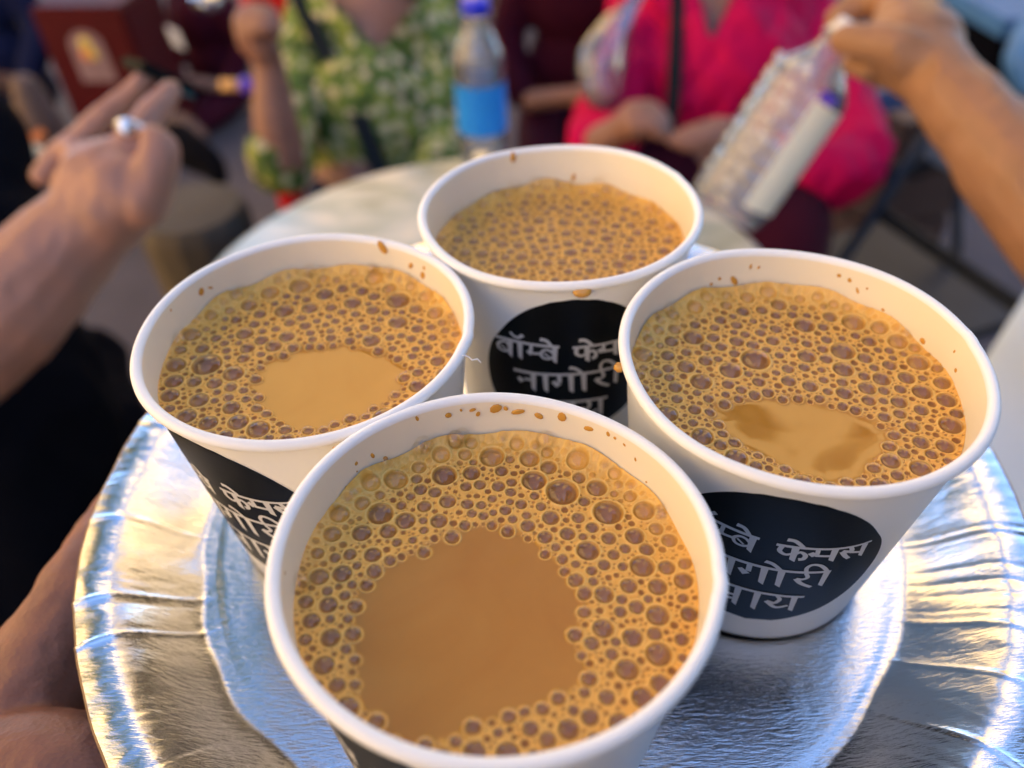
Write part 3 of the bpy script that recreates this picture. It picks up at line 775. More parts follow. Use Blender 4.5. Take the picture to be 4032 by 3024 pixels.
BIG = {
 'F': [(-0.5, 27.9, 2.74), (-5.7, 28.5, 1.55), (-18.5, 22.2, 2.58), (-9.5, 23.4, 2.69), (-23.0, 20.9, 2.11), (-14.4, 25.4, 1.66), (-13.8, 20.1, 1.5), (-20.7, 14.3, 2.73), (-16.1, 12.7, 2.13), (-8.7, 17.1, 1.82), (-5.1, 16.4, 1.41), (-10.1, 12.5, 1.83), (-23.5, 10.0, 2.06), (-12.9, 16.0, 1.55), (-21.1, 5.3, 1.8), (-25.0, 5.4, 1.39), (-25.8, 1.5, 1.95), (-28.5, 9.5, 1.85), (-27.9, 13.9, 2.06), (-17.2, 7.9, 1.1), (-14.5, 8.4, 0.95), (-10.8, 8.8, 0.92), (-0.4, 14.3, 0.94), (-30.4, 5.4, 1.33), (12.4, 18.7, 3.43), (20.3, 13.7, 3.15), (4.4, 30.6, 1.69), (15.9, 26.0, 2.49), (18.9, 19.5, 2.19), (10.3, 24.9, 1.88), (15.8, 5.3, 2.34), (24.3, 8.2, 1.99), (26.7, 13.5, 2.26), (9.9, 12.8, 1.83), (14.8, 12.7, 1.41), (8.6, 8.5, 1.58), (24.6, 1.8, 2.47), (12.6, 9.1, 1.65), (5.7, 11.1, 1.55), (19.7, 7.9, 1.58), (2.9, 19.1, 1.26), (4.7, 16.1, 1.31), (28.7, 1.4, 1.73), (16.0, 1.2, 1.17), (11.3, 3.8, 1.18), (8.4, 5.1, 1.12), (20.1, 4.4, 1.3),
       (17.5, -3.6, 1.9), (21.8, -2.0, 1.7), (16.6, -9.9, 2.0), (21.0, -11.6, 1.9), (25.6, -7.8, 2.2), (24.6, -14.6, 2.4), (19.4, -17.0, 2.1), (21.0, -21.5, 2.0), (15.8, -21.3, 1.5), (13.0, -24.2, 1.6), (6.7, -27.3, 1.5), (-27.2, -4.5, 1.8), (-26.0, -10.5, 1.9), (-26.3, -15.2, 1.9), (-22.6, -22.7, 2.1)],
 'L': [(-23.5, -1.1, 3.81), (-7.6, 27.0, 3.11), (-9.9, 17.7, 2.8), (6.1, 19.9, 2.58), (11.3, 16.7, 2.03), (17.6, 11.7, 2.66), (17.0, 19.9, 3.34), (22.2, 9.0, 1.8), (-30.0, 9.3, 2.5), (-17.5, 9.5, 2.35), (-15.8, 4.3, 1.99), (-15.9, 0.7, 1.7), (-29.3, -6.2, 2.4), (-28.8, -10.8, 2.3), (-22.3, -12.4, 2.37), (1.1, 18.4, 1.78), (-1.6, 13.5, 1.29), (-10.7, 11.0, 1.37), (-16.5, -8.7, 1.64), (-14.9, -15.0, 2.13), (-23.6, -17.2, 2.4), (-18.6, -19.3, 2.3), (-12.5, -19.4, 2.5), (-23.8, 8.2, 1.58), (2.8, 13.2, 1.36), (-2.4, 9.0, 1.34), (6.0, 10.0, 1.33), (9.9, 10.4, 1.44), (16.2, 6.2, 1.41), (25.9, 5.6, 1.47), (21.7, -0.6, 1.36), (-20.4, 3.7, 1.34)],
 'R': [(-16.6, 16.6, 2.72), (8.8, 19.5, 2.73), (19.8, 19.6, 2.92), (-4.9, 8.7, 3.5), (-10.9, 5.7, 2.7), (14.5, 10.5, 3.0), (12.7, 4.9, 2.5), (19.6, 1.6, 2.19), (24.8, 1.7, 2.05), (15.7, -0.9, 2.1), (10.6, -2.1, 2.0), (0.3, 1.9, 1.82), (6.4, 9.4, 2.32), (-7.4, 14.9, 1.89), (0.5, 14.8, 1.79), (5.2, 14.9, 1.37), (-11.2, 19.8, 1.36), (-6.1, 20.5, 1.64), (-23.3, 10.8, 1.82), (-19.1, 11.8, 1.43), (-23.4, 1.1, 1.75), (-26.7, 5.4, 1.65), (28.0, -12.1, 2.6), (20.6, -16.1, 1.9), (20.6, -5.2, 1.9), (24.1, -7.6, 1.7), (20.6, -11.9, 1.7), (13.1, -20.4, 2.1), (17.8, -22.6, 2.3), (-20.7, -5.4, 1.59), (-15.5, 8.9, 1.8), (-14.5, 26.2, 2.18), (-7.0, 27.2, 1.68), (12.3, 14.6, 1.5), (22.8, 5.7, 1.8), (16.2, -9.1, 1.53)],
 'B': []}

def seg_dist(px, py, poly):
    """signed distance to a polygon, positive outside"""
    n = len(poly); d = np.full(px.shape, 1e9); inside = np.zeros(px.shape, bool)
    for i in range(n):
        x0, y0 = poly[i]; x1, y1 = poly[(i + 1) % n]
        ex, ey = x1 - x0, y1 - y0
        t = np.clip(((px - x0) * ex + (py - y0) * ey) / (ex * ex + ey * ey), 0, 1)
        d = np.minimum(d, np.hypot(px - x0 - ex * t, py - y0 - ey * t))
        c = ((y0 <= py) != (y1 <= py)) & (px < (x1 - x0) * (py - y0) / (y1 - y0 + 1e-12) + x0)
        inside ^= c
    return np.where(inside, -d, d)

def dome_mesh():
    n, rings = 14, 4
    v = [(0, 0, 1.0)]; f = []
    for i in range(1, rings + 1):
        t = (math.pi / 2) * i / rings
        for j in range(n):
            a = 2 * math.pi * j / n; v.append((math.sin(t) * math.cos(a), math.sin(t) * math.sin(a), math.cos(t)))
    for j in range(n):
        f.append((0, 1 + j, 1 + (j + 1) % n))
    for i in range(rings - 1):
        for j in range(n):
            a = 1 + i * n + j; b = 1 + i * n + (j + 1) % n; f.append((a, a + n, b + n, b))
    me = mesh('bubble', v, f); me.materials.append(M['bubble'])
    me.polygons.foreach_set('use_smooth', [True] * len(me.polygons)); return me
DOME = dome_mesh()
TEALABEL = {'F': 'milky tea in the front cup with a wide bare pool ringed by froth',
            'L': 'milky tea in the left cup with a bright curved reflection in its pool',
            'R': 'milky tea in the right cup with froth bubbles round a narrow pool',
            'B': 'milky tea in the back cup covered all over with small bubbles'}
def make_tea(k):
    rnd = random.Random(100 + ord(k)); nr = np.random.RandomState(ord(k))
    dep = DEPTH[k]; RW = (wall_r(dep / 1000) - TH) * 1000 + 0.05
    root = empty('milk_tea', (0, 0, 0), TEALABEL[k], 'tea', 'tea in the cups')
    root.matrix_world = cup_matrix(k) @ Matrix.Translation((0, 0, CH - dep / 1000))
    poly = OPEN[k]
    back = 0.30 if k == 'B' else 0.15
    def climb(x, y):                # froth piles up against the far wall
        r = np.hypot(x, y); c = np.where(r > 1e-6, y / np.maximum(r, 1e-6), 0)
        th = np.arctan2(y, x)
        lump = 0.62 + 0.22 * np.sin(3 * th + ord(k)) * np.cos(7 * th + 1.3) + 0.14 * np.sin(13 * th + 2 * ord(k))
        h = (back + (1 - back) * np.clip((c + 0.25) / 1.1, 0, 1)) * 3.6 * lump
        return h * np.exp(-np.maximum(RW - r, 0) / 3.0)
    # bubbles: given ones, then fill from large to small
    bub = []
    def free(x, y, r, gap):
        for (a, b, c) in bub:
            dd = (a - x) ** 2 + (b - y) ** 2
            if dd < (r + c + gap) ** 2: return False
        return True
    for b in BIG[k]:
        x, y, r = b; q = math.hypot(x, y)
        if q + r * 0.9 > RW: s = (RW - r * 0.9) / q; x, y = x * s, y * s
        r *= 0.88
        for _ in range(12):
            if free(x, y, r, 0.1): break
            r *= 0.93
        bub.append((x, y, r))
    plan = [(2.0, 150), (1.5, 500), (1.15, 1500), (0.85, 3000), (0.62, 5000), (0.42, 7000), (0.28, 8000)]
    arr = np.zeros((6000, 3)); nb = len(bub)
    if nb: arr[:nb] = bub
    for r0, tries in plan:
        if k == 'B' and r0 > 1.9: r0 = 1.7
        aa = nr.rand(tries) * 2 * math.pi; qq = RW * np.sqrt(nr.rand(tries)); xs = qq * np.cos(aa); ys = qq * np.sin(aa)
        rs_ = r0 * (0.8 + 0.4 * nr.rand(tries))
        ok = qq + rs_ * 0.8 <= RW
        if poly is not None:
            sd = seg_dist(xs, ys, poly); ok &= sd >= (-0.8 * rs_ if r0 < 1.3 else rs_)
            if r0 > 1.2: ok &= sd > 2.0
        if k == 'B' and r0 > 1.2: ok &= ys > -12
        for x, y, r in zip(xs[ok], ys[ok], rs_[ok]):
            A_ = arr[:nb]
            if nb == 0 or np.all((A_[:, 0] - x) ** 2 + (A_[:, 1] - y) ** 2 > (r + A_[:, 2] + 0.06 + 0.07 * r) ** 2):
                arr[nb] = (x, y, r); nb += 1
    bub = [tuple(q) for q in arr[:nb]]
    # surface
    NG = 300                        # square grid eased onto the disc, so the cells stay even
    gu = np.linspace(-1, 1, NG); U, V_ = np.meshgrid(gu, gu)
    big = np.abs(U) > np.abs(V_)
    with np.errstate(divide='ignore', invalid='ignore'):
        rad_ = np.where(big, U, V_); phi = np.where(big, (math.pi / 4) * (V_ / U), math.pi / 2 - (math.pi / 4) * (U / V_))
    phi = np.nan_to_num(phi); X = RW * rad_ * np.cos(phi); Y = RW * rad_ * np.sin(phi)
    cover = np.ones_like(X)
    if poly is not None:
        wob = 0.35 * np.sin(X * 1.1 + 2) * np.cos(Y * 1.3) + 0.2 * np.sin(2.7 * X + 1.7 * Y)
        cover = np.clip((seg_dist(X, Y, poly) + wob + 0.7) / 2.2, 0, 1); cover = cover * cover * (3 - 2 * cover)
    else:
        cover = np.clip(0.86 + 0.14 * np.sin(X * .3) * np.cos(Y * .25 + 1), 0, 1)
    Z = climb(X, Y) * cover + 0.35 * cover
    grain = nr.rand(*X.shape)
    froth = 0.52 + 0.22 * (np.clip(climb(X, Y) / 1.5, 0, 1)) + 0.10 * (grain - 0.5)
    fleck = 0.12 * np.sin(1.9 * X + 0.7 * Y) * np.sin(1.3 * Y - 0.4 * X); froth = froth + fleck * 0.6
    if poly is not None:            # the pool sags a little and still trembles
        sdp = seg_dist(X, Y, poly); inside = np.clip(-sdp, 0, 30)
        Z = Z + np.where(sdp < 0, 0.30 * np.exp(-inside / 2.4), 0.30) + 0.030 * np.sin(0.30 * X + 0.22 * Y + ord(k)) + 0.03 * np.sin(0.38 * Y - 0.15 * X + 2.1)
    men = np.exp(-(RW - np.hypot(X, Y)) / 0.5) * 0.35; Z = Z + men
    for (x, y, r) in bub:
        d2 = (X - x) ** 2 + (Y - y) ** 2
        mk = d2 < (1.35 * r) ** 2
        d = np.sqrt(d2[mk]) / r
        zz = Z[mk]; ff = froth[mk]
        up = np.clip((np.hypot(x, y) - RW + 7) / 6, 0, 1) * np.clip((y / (np.hypot(x, y) + 1e-6) + 0.2), 0, 1)
        sgn = -0.22 if (up < 0.35 or r > 1.15) else 0.38          # froth on the wall bulges, on the pool it is pitted
        bowl = np.where(d < 1, sgn * r * np.sqrt(np.clip(1 - d * d, 0, 1)), 0)
        ring = 0.10 * r * np.exp(-((d - 1.06) / 0.13) ** 2)
        Z[mk] = zz + bowl + ring
        floor = 0.04 + 0.62 * up + 0.05 * rnd.random() + (0.10 if r < 0.5 else 0)
        inn = np.clip((0.98 - d) / 0.16, 0, 1)
        lip = np.exp(-((d - 1.06) / 0.10) ** 2)
        if poly is not None: cover[mk] = np.maximum(cover[mk], np.clip((1.32 - d) / 0.22, 0, 1))
        froth[mk] = np.where(d < 1.0, ff * (1 - inn) + floor * inn, np.maximum(ff, 0.52 + 0.36 * lip))
    v = np.stack([X.ravel(), Y.ravel(), Z.ravel()], 1) / 1000
    i = np.arange(NG - 1)[:, None]; j = np.arange(NG - 1)[None, :]
    q = np.stack([i * NG + j, i * NG + j + 1, (i + 1) * NG + j + 1, (i + 1) * NG + j], -1).reshape(-1, 4)
    me = bpy.data.meshes.new('froth_surface')
    nq = len(q)
    me.vertices.add(len(v)); me.vertices.foreach_set('co', v.ravel().astype(np.float32))
    me.loops.add(nq * 4); me.loops.foreach_set('vertex_index', q.ravel().astype(np.int32))
    me.polygons.add(nq); me.polygons.foreach_set('loop_start', (np.arange(nq) * 4).astype(np.int32))
    me.update(calc_edges=True)
    for nm, arr in (('froth', froth), ('cover', cover)):
        a = me.attributes.new(nm, 'FLOAT', 'POINT')
        a.data.foreach_set('value', np.clip(arr, 0, 1).ravel().astype(np.float32))
    o = link('froth_surface', me, M['tea'], root); tag(o, kind='stuff')
    # clear bubbles clinging to the far wall above the pool
    for _ in range(34):
        th_ = math.radians(90 + rnd.gauss(0, 42)); r = min(1.9, 0.45 + rnd.expovariate(1.9))
        hgt = rnd.uniform(0.2, 3.4) * (0.4 + 0.6 * max(0, math.sin(th_)))
        rr_ = RW - r * 0.45
        o = bpy.data.objects.new('bubble', DOME); C.objects.link(o); o.parent = root
        o.location = (rr_ * math.cos(th_) / 1000, rr_ * math.sin(th_) / 1000, (hgt + 0.3) / 1000)
        inward = Vector((-math.cos(th_) * 0.8, -math.sin(th_) * 0.8, 0.7)).normalized()
        o.rotation_euler = inward.to_track_quat('Z', 'Y').to_euler()
        o.scale = (r / 1000, r / 1000, r * 0.8 / 1000)
    bub.sort(key=lambda b: -b[2])
    for (x, y, r) in bub[:190]:
        if r < 0.45: break
        o = bpy.data.objects.new('bubble', DOME); C.objects.link(o); o.parent = root
        base = (float(climb(np.array([x]), np.array([y]))[0]) + (0.62 if poly is not None else 0.36)) / 1000
        o.location = (x / 1000, y / 1000, base)
        o.rotation_euler = (rnd.uniform(-.12, .12), rnd.uniform(-.12, .12), rnd.uniform(0, 6))
        o.scale = (r * 1.0 / 1000, r * rnd.uniform(0.95, 1.02) / 1000, r * rnd.uniform(0.5, 0.72) / 1000)

# a loose fibre hanging on the left cup's lip
fp = [at(1822, 1398, 0.148), at(1845, 1405, 0.149), at(1858, 1418, 0.149), at(1880, 1414, 0.150), at(1893, 1428, 0.150)]
o = tube('paper_fibre', [(p, 0.00014) for p in fp], M['floss'], None, 6)
tag(o, 'tiny white paper fibre hanging off the left cup lip', 'fibre')

# ------------------------------------------------------------------ table and bottles
TZ = 1.0
tc = on_z(1905, 1160, TZ)
table = empty('round_table', (tc.x, tc.y, 0), 'round table with a pale marble top behind the cups', 'table')
v, f = lathe([(0.0005, TZ - 0.022), (0.268, TZ - 0.022), (0.277, TZ - 0.018), (0.280, TZ - 0.010), (0.277, TZ - 0.003), (0.270, TZ), (0.0005, TZ)], 96)
link('tabletop', mesh('tabletop', v, f), M['marble'], table)
v, f = lathe([(0.02, TZ - 0.023), (0.06, TZ - 0.03), (0.03, TZ - 0.06), (0.028, 0.10), (0.06, 0.05), (0.19, 0.03), (0.20, 0.003), (0.001, 0.003)], 48)
link('pedestal', mesh('pedestal', v, f), M['darkmetal'], table)

def bottle(name, label, cat, R, Hh, body, capm, labm, ribs, lab_arc=None, lab_z=(0.38, 0.62), base_lobes=False):
    root = empty(name, (0, 0, 0), label, cat)
    prof = [(0.0006, 0.004), (R * 0.6, 0.003), (R * 0.86, 0.0), (R * 0.97, 0.006), (R, 0.016)]
    zs = np.linspace(0.02, Hh * 0.66, 60)
    for z in zs:
        rr = R
        if ribs and not (lab_arc is None and lab_z[0] * Hh - 0.004 < z < lab_z[1] * Hh + 0.004):
            rr = R - 0.0009 * (0.5 + 0.5 * math.cos(z / 0.0155 * 2 * math.pi))
        prof.append((rr, z))
    for t in np.linspace(0.05, 1, 14):
        s = t * t * (3 - 2 * t)
        prof.append((R * (1 - s) + 0.0135 * s, Hh * (0.66 + 0.24 * t)))
    prof += [(0.0135, Hh * 0.915), (0.0165, Hh * 0.917), (0.0165, Hh * 0.925), (0.0125, Hh * 0.927), (0.0125, Hh * 0.94)]
    v, f = lathe(prof, 64)
    link('body', mesh('body', v, f), body, root)
    cv, cf = lathe([(0.0145, Hh * 0.928), (0.0152, Hh * 0.931), (0.0150, Hh * 0.992), (0.0140, Hh), (0.0004, Hh + 0.0002)], 40)
    link('cap', mesh('cap', cv, cf), capm, root)
    a0, a1 = (0.0, None) if lab_arc is None else lab_arc
    lv, lf = lathe([(R + 0.0004, lab_z[0] * Hh), (R + 0.0006, (lab_z[0] + lab_z[1]) / 2 * Hh), (R + 0.0004, lab_z[1] * Hh)], 48, a0=a0, a1=a1)
    link('wrap_label', mesh('wrap_label', lv, lf), labm, root)
    return root
bp = on_z(1908, 632, TZ)
b1 = bottle('water_bottle', 'upright clear water bottle with blue label and blue cap on the table', 'bottle', 0.0275, 0.176, M['pet'], M['cap_blue'], M['label_blue'], False, None, (0.23, 0.54))
b1.location = (bp.x, bp.y, TZ + 0.0005)
# tilted bottle in the right-hand person's grip
pb, pn = at(2850, 830, 0.74), at(3345, 95, 0.66)
ax = (pn - pb).normalized(); L2 = (pn - pb).length
b2 = bottle('tilted_bottle', 'tilted ribbed clear plastic bottle with a cream label held by its neck', 'bottle', 0.0385, L2 * 1.01, M['pet_milky'], M['cap_white'], M['label_cream'], True, (math.radians(18), math.radians(95)), (0.10, 0.65))
toc = (Vector(O) - pb); toc = (toc - ax * toc.dot(ax)).normalized()    # -y of the bottle looks at the lens
mt = Matrix.Identity(4); xx = (-toc).cross(ax)
for i in range(3):
    mt[i][0] = xx[i]; mt[i][1] = -toc[i]; mt[i][2] = ax[i]; mt[i][3] = pb[i]
b2.matrix_world = mt
dimp_v, dimp_f = [], []
sq = []
for zi in range(8):                     # moulded squares round the body
    for ai in range(-6, 0):
        a = math.radians(ai * 22 + 11 * (zi % 2)); z = 0.028 + zi * 0.0150
        n0 = len(dimp_v); Rr = 0.0389
        for da, dz, o_ in ((-.14, -.005, 0), (.14, -.005, 0), (.14, .005, 0), (-.14, .005, 0), (0, 0, 0.0007)):
            dimp_v.append(((Rr + o_) * math.sin(a + da), -(Rr + o_) * math.cos(a + da), z + dz))
        for e in range(4): dimp_f.append((n0 + e, n0 + (e + 1) % 4, n0 + 4))
link('moulded_grip', mesh('moulded_grip', dimp_v, dimp_f), M['pet_milky'], b2)
v, f = lathe([(0.0172, L2 * 0.905), (0.0178, L2 * 0.91), (0.0172, L2 * 0.922)], 32)
bq = at(3240, 300, 0.655)
tag(link('ink_mark', mesh('ink_mark', *lathe([(0.0389, 0.665 * L2), (0.0392, 0.69 * L2), (0.0386, 0.71 * L2)], 10, a0=math.radians(20), a1=math.radians(45))), M['purple'], b2), 'small violet print spot above the label')

# ------------------------------------------------------------------ the hand under the plate
def P(px, py, z): return on_z(px, py, z)
zh = PC.z
hand = empty('person', tuple(P(60, 3000, zh - 0.05)), 'hand of the viewer holding the foil plate from below at the left', 'person')
organic('holding_hand', [
    # index finger along the plate edge, its tip under the rim
    [(P(-60, 3080, zh - 0.022), 0.0165), (P(120, 2740, zh - 0.012), 0.0150), (P(255, 2480, zh - 0.006), 0.0122), (P(330, 2330, zh - 0.004), 0.0112), (P(420, 2160, zh - 0.004), 0.0098), (P(490, 2030, zh - 0.005), 0.0086), (P(570, 1910, zh - 0.007), 0.0075)],
    # middle finger below it
    [(P(20, 3180, zh - 0.036), 0.0165), (P(330, 2760, zh - 0.030), 0.0125), (P(560, 2350, zh - 0.024), 0.0105), (P(760, 2080, zh - 0.022), 0.0085)],
    [(P(160, 3300, zh - 0.040), 0.0160), (P(600, 2900, zh - 0.034), 0.0120), (P(900, 2600, zh - 0.026), 0.0100), (P(1100, 2400, zh - 0.022), 0.0080)],
    [(P(400, 3500, zh - 0.040), 0.0150), (P(900, 3100, zh - 0.034), 0.0105), (P(1200, 2900, zh - 0.026), 0.0085), (P(1380, 2780, zh - 0.022), 0.0070)],
    # thumb and its ball along the bottom of the frame
    [(P(-330, 3330, zh - 0.026), 0.020), (P(-60, 3160, zh - 0.012), 0.0180), (P(200, 3070, zh - 0.007), 0.0145), (P(430, 3085, zh - 0.008), 0.0118), (P(640, 3120, zh - 0.012), 0.0100)],
    # wrist
    [(P(-150, 3250, zh - 0.035), 0.024), (P(-600, 3600, zh - 0.05), 0.026), (P(-1100, 4100, zh - 0.07), 0.030)]],
    [(P(60, 3260, zh - 0.036), (0.030, 0.026, 0.017))], 0.0013, 7, M['skin_hold'], hand, None, (0.00055, 95))

organic('dark_shirt', [[(Vector((-0.10, -0.42, 0.75)), 0.15), (Vector((-0.06, -0.42, 1.15)), 0.15), (Vector((-0.05, -0.40, 1.36)), 0.13)],
    [(Vector((0.10, -0.42, 0.75)), 0.15), (Vector((0.06, -0.42, 1.15)), 0.15), (Vector((0.05, -0.40, 1.36)), 0.13)],
    [(Vector((-0.20, -0.40, 1.38)), 0.065), (Vector((-0.33, -0.34, 1.16)), 0.055), (P(-1100, 4100, zh - 0.07) + Vector((-0.05, -0.03, -0.01)), 0.045)]], [], 0.014, 5, M['navy_cloth'], hand)
organic('head', [[(Vector((0, -0.40, 1.45)), 0.058), (Vector((0, -0.37, 1.58)), 0.055)]], [(Vector((0, -0.36, 1.66)), (0.075, 0.092, 0.115))], 0.010, 4, M['skin_hold'], hand)
# ------------------------------------------------------------------ person at the left, ringed hand
def A(px, py, d): return at(px, py, d)
pl = empty('person', (A(-900, 1300, 0.62).x, A(-900, 1300, 0.62).y, 0), 'person at the left in black, bare forearm raised and a silver ring', 'person')
organic('body', [
    [(A(-900, 1900, 0.56), 0.050), (A(-420, 1540, 0.54), 0.0475), (A(0, 1225, 0.52), 0.0410), (A(230, 1000, 0.52), 0.0330), (A(370, 850, 0.52), 0.0290), (A(430, 720, 0.52), 0.0300)],
    # palm
    [(A(380, 820, 0.52), 0.028), (A(345, 740, 0.53), 0.022), (A(350, 660, 0.54), 0.016)],
    [(A(420, 830, 0.515), 0.028), (A(490, 740, 0.512), 0.026), (A(490, 670, 0.515), 0.020)],
    # thumb
    [(A(560, 790, 0.505), 0.018), (A(610, 680, 0.50), 0.0140), (A(632, 590, 0.50), 0.0115), (A(605, 545, 0.50), 0.0095)],
    # ringed finger reaching up
    [(A(470, 670, 0.515), 0.0170), (A(535, 545, 0.515), 0.0112), (A(605, 450, 0.525), 0.0102), (A(672, 355, 0.535), 0.0078)],
    # the other hand beneath, its edge running along
    [(A(170, 690, 0.60), 0.0095), (A(265, 580, 0.60), 0.0100), (A(430, 440, 0.60), 0.0085), (A(565, 315, 0.60), 0.0065)],
    [(A(330, 720, 0.57), 0.016), (A(310, 620, 0.59), 0.012), (A(280, 575, 0.60), 0.010)],
    [(A(480, 760, 0.51), 0.026), (A(560, 740, 0.507), 0.020)]],
    [(A(425, 770, 0.52), (0.030, 0.028, 0.030))], 0.0028, 4, M['skin_pale'], pl, None, (0.0014, 34))
organic('black_top', [
    [(A(-1500, 700, 0.75), 0.14), (A(-900, 1700, 0.80), 0.16), (A(-500, 2700, 0.90), 0.15)],
    [(A(-1000, 1850, 0.57), 0.070), (A(-700, 1760, 0.57), 0.060)],
    [(A(-420, 1000, 0.85), 0.10), (A(-150, 1500, 0.85), 0.13), (A(100, 1900, 0.88), 0.11), (A(150, 2400, 0.95), 0.12)],
    [(A(-60, 560, 0.80), 0.045), (A(-80, 900, 0.80), 0.07), (A(60, 1000, 0.80), 0.06)],
    [(A(-300, 2100, 0.90), 0.13), (A(250, 1800, 1.0), 0.11), (A(330, 1450, 1.08), 0.06)]], [], 0.012, 6, M['black_cloth'], pl, None, (0.012, 9))
ring_c = A(505, 540, 0.512)
rd = (A(600, 450, 0.525) - A(535, 545, 0.515)).normalized()
def torus(name, c, axis, R, r, mat, parent):
    a = axis.orthogonal().normalized(); b = axis.cross(a); n, k = 28, 8; v, f = [], []
    for i in range(n):
        t = 2 * math.pi * i / n; d = a * math.cos(t) + b * math.sin(t)
        for j in range(k):
            s = 2 * math.pi * j / k; v.append(c + d * (R + r * math.cos(s)) + axis * r * math.sin(s))
    for i in range(n):
        for j in range(k):
            f.append((i * k + j, ((i + 1) % n) * k + j, ((i + 1) % n) * k + (j + 1) % k, i * k + (j + 1) % k))
    return link(name, mesh(name, v, f), mat, parent)
rc = A(540, 538, 0.515)
ring = empty('ring', rc, 'silver ring with a big round face on the raised hand', 'ring')
ro = torus('band', Vector((0, 0, 0)), rd, 0.0128, 0.0022, M['silver'], ring)
fc = A(505, 500, 0.499) - rc
bm = bmesh.new(); bmesh.ops.create_uvsphere(bm, u_segments=16, v_segments=10, radius=1.0)
nz = (Vector(O) - rc).normalized(); q = nz.to_track_quat('Z', 'Y').to_matrix().to_4x4()
for vv in bm.verts: vv.co = (q @ Vector((vv.co.x * 0.0056, vv.co.y * 0.0056, vv.co.z * 0.0014))) + fc
me = bpy.data.meshes.new('face'); bm.to_mesh(me); bm.free(); link('face', me, M['silver'], ring)
# phone pinched between the fingertips
ph = empty('phone', A(640, 300, 0.60), 'dark phone edge held in the raised fingertips', 'phone')
pm = Matrix.Rotation(math.radians(-35), 4, 'Z') @ Matrix.Rotation(math.radians(50), 4, 'X')
ph.matrix_world = Matrix.Translation(A(632, 300, 0.575)) @ pm
box('case', (-0.012, -0.004, -0.02), (0.014, 0.004, 0.025), M['phone'], ph, 0.002)
box('cover', (0.004, -0.0065, -0.02), (0.018, -0.0042, -0.002), M['teal'], ph, 0.001)

# ------------------------------------------------------------------ right arm holding the tilted bottle
pr = empty('person', (A(4700, 1500, 0.62).x, A(4700, 1500, 0.62).y, 0), 'bare tan arm reaching in from the right, gripping the tilted bottle neck', 'person')
organic('arm', [
    [(A(4900, 1800, 0.52), 0.050), (A(4420, 1120, 0.53), 0.0450), (A(4060, 740, 0.55), 0.0370), (A(3830, 470, 0.575), 0.0300), (A(3690, 300, 0.595), 0.0270), (A(3600, 190, 0.61), 0.0290)],
    # palm and back of the hand
    [(A(3680, 290, 0.60), 0.027), (A(3590, 180, 0.615), 0.032), (A(3560, 80, 0.63), 0.026)],
    # thumb lying along the cap
    [(A(3610, 235, 0.595), 0.021), (A(3520, 190, 0.59), 0.0165), (A(3420, 165, 0.595), 0.0140), (A(3320, 155, 0.605), 0.0105)],
    # index finger over the top
    [(A(3590, 60, 0.625), 0.018), (A(3500, 0, 0.64), 0.0140), (A(3390, 15, 0.655), 0.0125), (A(3295, 75, 0.66), 0.0098)],
    # folded fingers
    [(A(3600, 130, 0.65), 0.018), (A(3490, 120, 0.665), 0.0135), (A(3410, 170, 0.665), 0.0120), (A(3400, 225, 0.645), 0.0100)],
    [(A(3610, 220, 0.63), 0.018), (A(3510, 235, 0.64), 0.0130), (A(3420, 250, 0.64), 0.0115), (A(3360, 245, 0.625), 0.0095)],
    [(A(3630, 290, 0.615), 0.018), (A(3550, 300, 0.625), 0.0120), (A(3470, 290, 0.63), 0.0100), (A(3410, 275, 0.62), 0.0085)]],
    [(A(3600, 180, 0.61), (0.036, 0.030, 0.030))], 0.0026, 4, M['skin_tan'], pr, None, (0.0014, 34))
organic('torso', [[(A(5600, 300, 0.9), 0.12), (A(5500, 1500, 0.85), 0.16), (A(5300, 2800, 0.9), 0.15)], [(A(5400, 1900, 0.65), 0.08), (A(4800, 1750, 0.53), 0.062)]], [], 0.014, 5, M['navy_cloth'], pr)

# ------------------------------------------------------------------ person in green
D = 1.66
pg = empty('person', (A(1470, 600, D).x, A(1470, 600, D).y, 0), 'person in a green patterned top with a diagonal black strap', 'person')
organic('body', [
    [(A(1455, -330, D + 0.06), 0.052), (A(1462, -120, D + 0.05), 0.056), (A(1465, 60, D + 0.06), 0.10), (A(1470, 420, D + 0.08), 0.10)],
    # raised forearm and fist
    [(A(1120, 640, 1.46), 0.043), (A(1085, 480, 1.42), 0.041), (A(1068, 330, 1.39), 0.032), (A(1055, 240, 1.37), 0.028), (A(1010, 150, 1.35), 0.036)],
    [(A(1040, 190, 1.35), 0.030), (A(985, 90, 1.33), 0.030), (A(1050, 60, 1.34), 0.020)],
    [(A(970, 150, 1.33), 0.016), (A(950, 80, 1.32), 0.014), (A(1000, 40, 1.32), 0.013)],
    [(A(1000, 120, 1.31), 0.015), (A(1050, 110, 1.30), 0.013), (A(1085, 130, 1.31), 0.012)],
    [(A(1005, 70, 1.31), 0.014), (A(1055, 70, 1.30), 0.012), (A(1090, 95, 1.31), 0.011)],
    [(A(1470, 500, D + 0.1), 0.12), (A(1460, 900, D + 0.1), 0.13)]],
    [(A(1465, -560, D + 0.03), (0.075, 0.09, 0.11)), (A(1465, 180, D + 0.07), (0.14, 0.085, 0.15))], 0.006, 5, M['skin_mid'], pg)
cV = A(1500, 205, D); cV0 = A(1490, -60, D)
def green_cut(c, n):
    if n.y > -0.05: return False
    rel = c - Vector(O); d = rel.dot(Vector(FW)); px = 2016 + FPX * rel.dot(Vector(RT_)) / d; py = 1512 - FPX * rel.dot(Vector(UP)) / d
    return py < 205 and abs(px - 1495 - (205 - py) * (-0.12)) < (205 - py) * 0.86
